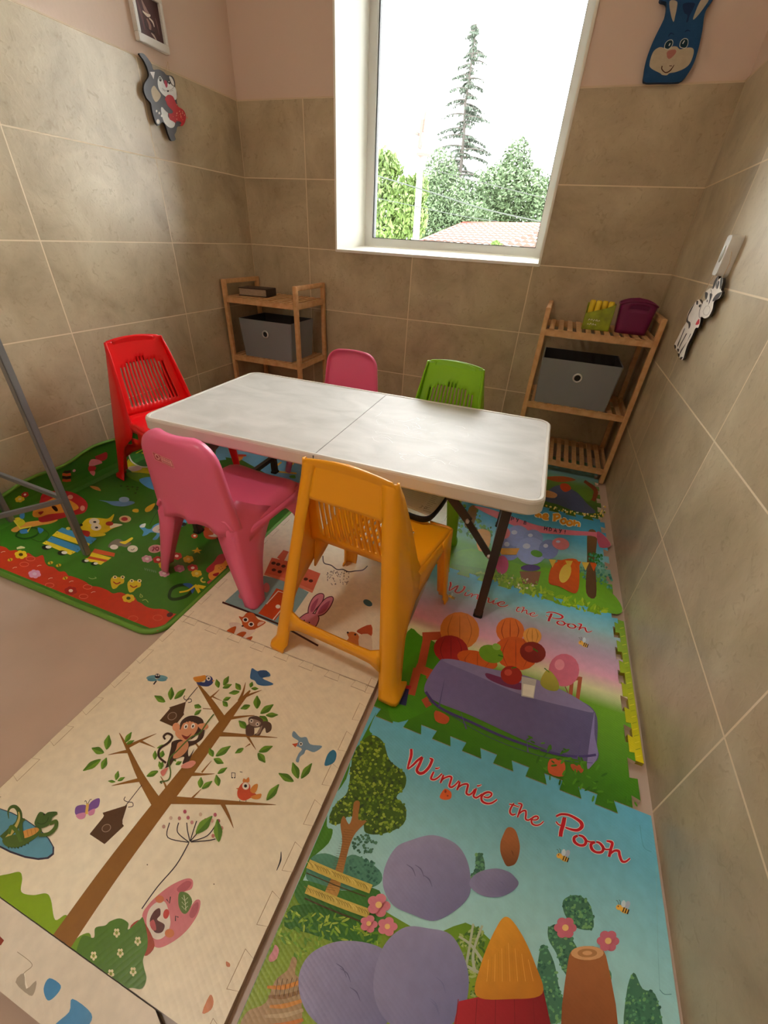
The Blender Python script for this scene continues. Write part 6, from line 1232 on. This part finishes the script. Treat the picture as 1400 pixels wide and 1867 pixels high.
bn.poly(By([540, 790, 580, 755, 660, 745, 680, 780, 640, 840, 580, 885, 545, 860]), 'b87a70', True, 4); bn.stroke(By([470, 990, 465, 1040, 520, 1090, 590, 1060, 650, 975]), [1.6, 2, 2, 2, 1], '4c2820'); bn.stroke(By([575, 990, 615, 990]), 1.4, '4c2820', False)
bn.stroke(By([560, 550, 600, 500, 650, 520]), [1, 2.6, 1], '123060'); bn.stroke(By([810, 480, 850, 455, 890, 470]), [1, 2.6, 1], '123060')
tag(bn.build('bunny_bag', M['prf']), 'blue felt bunny-shaped bag with cream muzzle, upper right back wall', 'bag')

# white ruled pad with a black strap lying on the chair seat
wb = thing('activity_board', 'white ruled card board with a black strap on orange-yellow seat front', 'board', (1.49, -1.325, .305), rad(-14))
bm = bmesh.new(); box(bm, (-.085, -.10, .016), (.075, .085, .022), 0, .002); link('card', bm, mat('white_card', 'e3e4da', .5), wb)
PB = Print(None, (0, 0, 1), (0, 1)); PB.W = lambda x, y: (x, y, .0222)
for k in range(16): PB.stroke([(.045-.002*k, -.09+.010*k), (.062-.002*k, -.088+.010*k) if k % 5 else (.07-.002*k, -.087+.010*k)], .0012, '4c504c', False)
for k in range(12): PB.stroke([(-.07, -.06+.010*k), (.03, -.055+.010*k)], .0008, 'b4b8b0', False)
for l in ([(.030, -.086), (.036, -.084), (.033, -.078), (.037, -.074), (.030, -.071)], [(.044, -.082), (.050, -.080), (.049, -.071), (.043, -.072), (.044, -.082)]): PB.stroke(l, .0013, '4c504c', False)
PB.build('ruled_print', M['prt'], wb)
bm = bmesh.new()
pth = [(-.088, .05, .03), (-.090, -.02, .022), (-.070, -.085, .012), (-.02, -.118, .006), (.04, -.125, .006), (.078, -.112, .012), (.086, -.06, .03), (.080, -.01, .04)]
sm = catmull(pth, False, 6); rows = [[Vector((x, y, z+.016)) for x, y, z in sm], [Vector((x, y, z-.002)) for x, y, z in sm]]; grid(bm, rows); o = link('strap', bm, M['black'], wb, True); solid(o, .004, 0)

# ------------------------------------------------------------------ outside the window
g = bmesh.new(); box(g, (-60, 4, -4.2), (50, 70, -4)); link('ground', g, M['ground'], kind='structure')
def leaves(bm, R, c, r, n, s, droop=0):
    for k in range(n):
        while True:
            v = Vector((R.uniform(-1, 1), R.uniform(-1, 1), R.uniform(-1, 1)))
            if .25 < v.length < 1: break
        p = Vector(c)+Vector((v.x*r[0], v.y*r[1], v.z*r[2])); a = Vector((R.gauss(0, 1), R.gauss(0, 1), R.gauss(0, .6)-droop)).normalized(); b = a.cross(Vector((R.gauss(0, 1), R.gauss(0, 1), R.gauss(0, 1)))).normalized(); q = s*R.uniform(.6, 1.3)
        bm.faces.new([bm.verts.new(x) for x in (p-a*q, p+b*q*.4, p+a*q, p-b*q*.4)])
def leafy_tree(name, label, base, blobs, n, s, m, seed, droop=0, group=None):
    R = random.Random(seed); root = thing(name, label, 'tree', base, 0, group); bm = bmesh.new(); B = Vector(base)
    tops = []
    for c, r in blobs:
        leaves(bm, R, Vector(c)-B, r, int(n*(r[0]*r[2])/sum(q[0]*q[2] for _, q in blobs)), s, droop); tops.append(Vector(c)-B)
    link('foliage', bm, m, root)
    bm = bmesh.new(); top = max(tops, key=lambda t: t.z); tube(bm, [(0, 0, 0), Vector((top.x*.4, top.y*.4, top.z*.5)), top], [.16, .12, .04], 8)
    for t_ in tops: tube(bm, [Vector((top.x*.4, top.y*.4, top.z*.45)), t_], [.08, .03], 6)
    link('trunk', bm, M['bark'], root); return root
def blobs(y, l): return [(tuple(aty(px, py, y)), tuple(v*y/13.0*.0175 for v in (rx, rx, rz))) for px, py, rx, rz in l]
bl = blobs(7.5, [(690, 330, 40, 55), (705, 300, 26, 20), (735, 370, 40, 45), (700, 420, 60, 50), (750, 400, 34, 40), (722, 310, 14, 12), (760, 350, 22, 30)])
leafy_tree('leafy_tree', 'bright green drooping-leaf tree at the left side of the window view', (bl[0][0][0]-.3, 7.5, -4), bl, 9000, .055, M['leafl'], 1, 1.2)
bl = blobs(14.5, [(930, 350, 55, 45), (940, 300, 26, 34), (900, 360, 50, 45), (965, 365, 40, 40), (880, 385, 60, 30), (990, 380, 40, 40), (860, 395, 60, 26)])
leafy_tree('leafy_tree', 'rounded green tree right of the tall conifer outside the window', (bl[0][0][0], 14.5, -4), bl, 20000, .062, M['leafm'], 2)
bl = blobs(13.2, [(800, 325, 32, 40), (812, 365, 40, 45), (795, 410, 44, 44), (850, 400, 46, 30), (778, 385, 26, 50)])
leafy_tree('leafy_tree', 'green tree in front of the tall conifer foot, behind the concrete pole', (bl[0][0][0], 13.2, -4), bl, 16000, .05, M['leafm'], 3, .5)
bl = blobs(6.3, [(906, 448, 12, 7), (903, 444, 8, 6)])
leafy_tree('shrub', 'small yellow-green shrub top in front of the tiled roof', (bl[0][0][0], 6.3, -4), bl, 260, .035, M['leafl'], 4)
# the tall sparse conifer
R = random.Random(11); YC = 16.5; base = aty(828, 640, YC); base.z = -4; ct = thing('conifer_tree', 'tall sparse dark conifer with drooping branches against the white sky', 'tree', tuple(base))
axis_ = [(826, 450), (832, 400), (836, 340), (842, 290), (846, 240), (848, 190), (856, 140), (862, 90), (867, 60), (869, 38)]
ax3 = [aty(a, b, YC)-base for a, b in axis_]; bm = bmesh.new(); tube(bm, [(0, 0, 0)]+ax3, [.14]+[.085-.008*k for k in range(len(ax3))], 8); link('trunk', bm, M['bark'], ct)
fol = bmesh.new(); br = bmesh.new(); px_m = (aty(900, 200, YC)-aty(800, 200, YC)).length/100
def atp(py):
    for (a, b), (c, d) in zip(axis_, axis_[1:]):
        if d <= py <= b: t = (py-b)/(d-b); return aty(a+(c-a)*t, py, YC)-base
rows_ = []
y = 436
while y > 45:
    f_ = (436-y)/391; L_ = (66*(1-f_)**.75+8)*px_m
    rows_.append((y, L_)); y -= 6.5
for y, L_ in rows_:
    p0 = atp(y)
    for k in range(2):
        a = R.choice((0, math.pi))+R.gauss(0, .55); l = L_*R.choice((.3, .45, .6, .95, 1.05)); d = Vector((math.cos(a), math.sin(a), 0)); pts = [p0+d*l*t+Vector((0, 0, l*(.16*t-.30*t*t))) for t in (0, .25, .5, .75, 1)]
        tube(br, pts, [.035, .028, .02, .014, .006], 5)
        n = int(16*l/px_m/20)+3; dens = 1 if R.random() < .85 else .3
        for j in range(int(n*4*dens)):
            t = R.uniform(.08, 1); i = min(3, int(t*4)); p = pts[i].lerp(pts[i+1], t*4-i)+Vector((R.gauss(0, .03), R.gauss(0, .03), 0)); a2 = Vector((R.gauss(0, .5), R.gauss(0, .5), -1)).normalized(); b2 = a2.cross(Vector((R.gauss(0, 1), R.gauss(0, 1), 0))).normalized(); q = R.uniform(.035, .085)
            fol.faces.new([fol.verts.new(x) for x in (p, p+a2*q*.6+b2*q*.3, p+a2*q*1.6, p+a2*q*.6-b2*q*.3)])
link('branches', br, M['bark'], ct); link('needles', fol, M['leafd'], ct)
# concrete pole with lamp arm and cables
YP = 6.9; a_, b_ = aty(756, 470, YP), aty(771, 225, YP); po = thing('utility_pole', 'pale concrete utility pole with short lamp arm outside the window', 'pole', (a_.x-.02, YP, -4)); ob = Vector((a_.x-.02, YP, -4))
bm = bmesh.new(); tube(bm, [(0, 0, 0), a_-ob, b_-ob], [.085, .07, .05], 10); link('shaft', bm, M['concrete'], po, True)
bm = bmesh.new(); bar(bm, aty(771, 240, YP-.1)-ob, aty(776, 204, YP-.1)-ob, .03); bar(bm, aty(764, 270, YP-.1)-ob, aty(771, 218, YP-.1)-ob, .05); bar(bm, aty(760, 281, YP-.1)-ob, aty(784, 283, YP-.1)-ob, .04); link('brackets', bm, M['roofr'], po)
bm = bmesh.new(); tube(bm, [aty(764, 246, YP)-ob, aty(752, 238, YP)-ob, aty(742, 226, YP)-ob], [.02, .035, .05], 8); link('lamp_arm', bm, M['concrete'], po, True)
def cable(label, l, y0_, y1_, r):
    n_ = len(l); pts = [aty(px, py, y0_+(y1_-y0_)*i/(n_-1)) for i, (px, py) in enumerate(l)]; bm = bmesh.new(); sm_ = [Vector(p) for p in catmull([tuple(p) for p in pts], False, 6)]; tube(bm, sm_, r, 6)
    tag(link('overhead_cable', bm, M['wire']), label, 'cable')
Wd = lambda l: T(660, 0, 3.182, l)
cable('thick overhead cable sagging across the window view to the lower right', Wd([-60, 970, 90, 1020, 400, 1115, 700, 1210, 1040, 1285, 1300, 1320]), 5.5, 5.5, .009)
cable('thin overhead cable below the thick one, crossing left tree', Wd([-60, 1110, 90, 1150, 350, 1205, 560, 1250, 790, 1285]), 5.6, 5.6, .005)
cable('thin overhead cable from the pole towards the right tree', Wd([370, 975, 560, 1025, 800, 1085, 1000, 1135, 1200, 1180]), 8.6, 8.0, .007)
# tiled roof of the neighbouring house
def tile_field(bm, A_, B_, C_, D_, nu, nv, amp, step, mi=0):
    """corrugated stepped tiles over the quad A B (ridge) - D C (eave)"""
    nrm = (B_-A_).cross(D_-A_).normalized()
    if nrm.z < 0: nrm = -nrm
    for j in range(nv):
        ra, rb = [], []
        for i in range(nu*6+1):
            u = i/(nu*6); w_ = abs(math.sin(u*nu*math.pi))*amp; 
            for lst, v, h in ((ra, j/nv, 0), (rb, (j+1)/nv, step)): p = A_.lerp(B_, u).lerp(D_.lerp(C_, u), v); lst.append(bm.verts.new(p+nrm*(w_+h)))
        for i in range(nu*6): f = bm.faces.new((ra[i], ra[i+1], rb[i+1], rb[i])); f.material_index = mi
        lo = [bm.verts.new(v.co-nrm*(step+.01)) for v in rb]
        for i in range(nu*6): f = bm.faces.new((rb[i], rb[i+1], lo[i+1], lo[i])); f.material_index = 1  # dark riser colour paints in the shade lines between tile rows
hs = thing('neighbour_house', 'house with a pale terracotta tiled hip roof and red ridge', 'house', (2.0, 10, -4)); oh = Vector((2.0, 10, -4))
A_, B_, C_, D_ = aty(843, 409, 12.5), aty(1120, 414, 12.5), aty(1110, 500, 7.2), aty(700, 470, 7.2)
D_.z = C_.z = min(C_.z, D_.z)
bm = bmesh.new(); tile_field(bm, A_-oh, B_-oh, C_-oh, D_-oh, 26, 15, .025, .035)
A2, B2, C2, D2 = aty(992, 422, 7.4), aty(1200, 428, 7.4), aty(1150, 520, 5.2), aty(868, 473, 5.2)
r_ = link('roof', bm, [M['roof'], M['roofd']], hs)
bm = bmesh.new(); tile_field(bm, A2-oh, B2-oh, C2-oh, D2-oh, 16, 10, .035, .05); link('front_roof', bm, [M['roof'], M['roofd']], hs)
bm = bmesh.new(); tube(bm, [A_-oh, B_-oh], .07, 8); tube(bm, [A_-oh, D_-oh], .06, 8); link('ridge', bm, M['roofr'], hs, True)
bm = bmesh.new(); tube(bm, [A2-oh, D2-oh], .055, 8); link('hip_ridge', bm, M['roofr'], hs, True)
lowz = min(D_.z, C_.z)-.25
bm = bmesh.new(); box(bm, (D_.x+1.2-oh.x, 7.6-oh.y, 0), (C_.x+1-oh.x, 12-oh.y, lowz-oh.z)); link('walls', bm, M['housew'], hs)
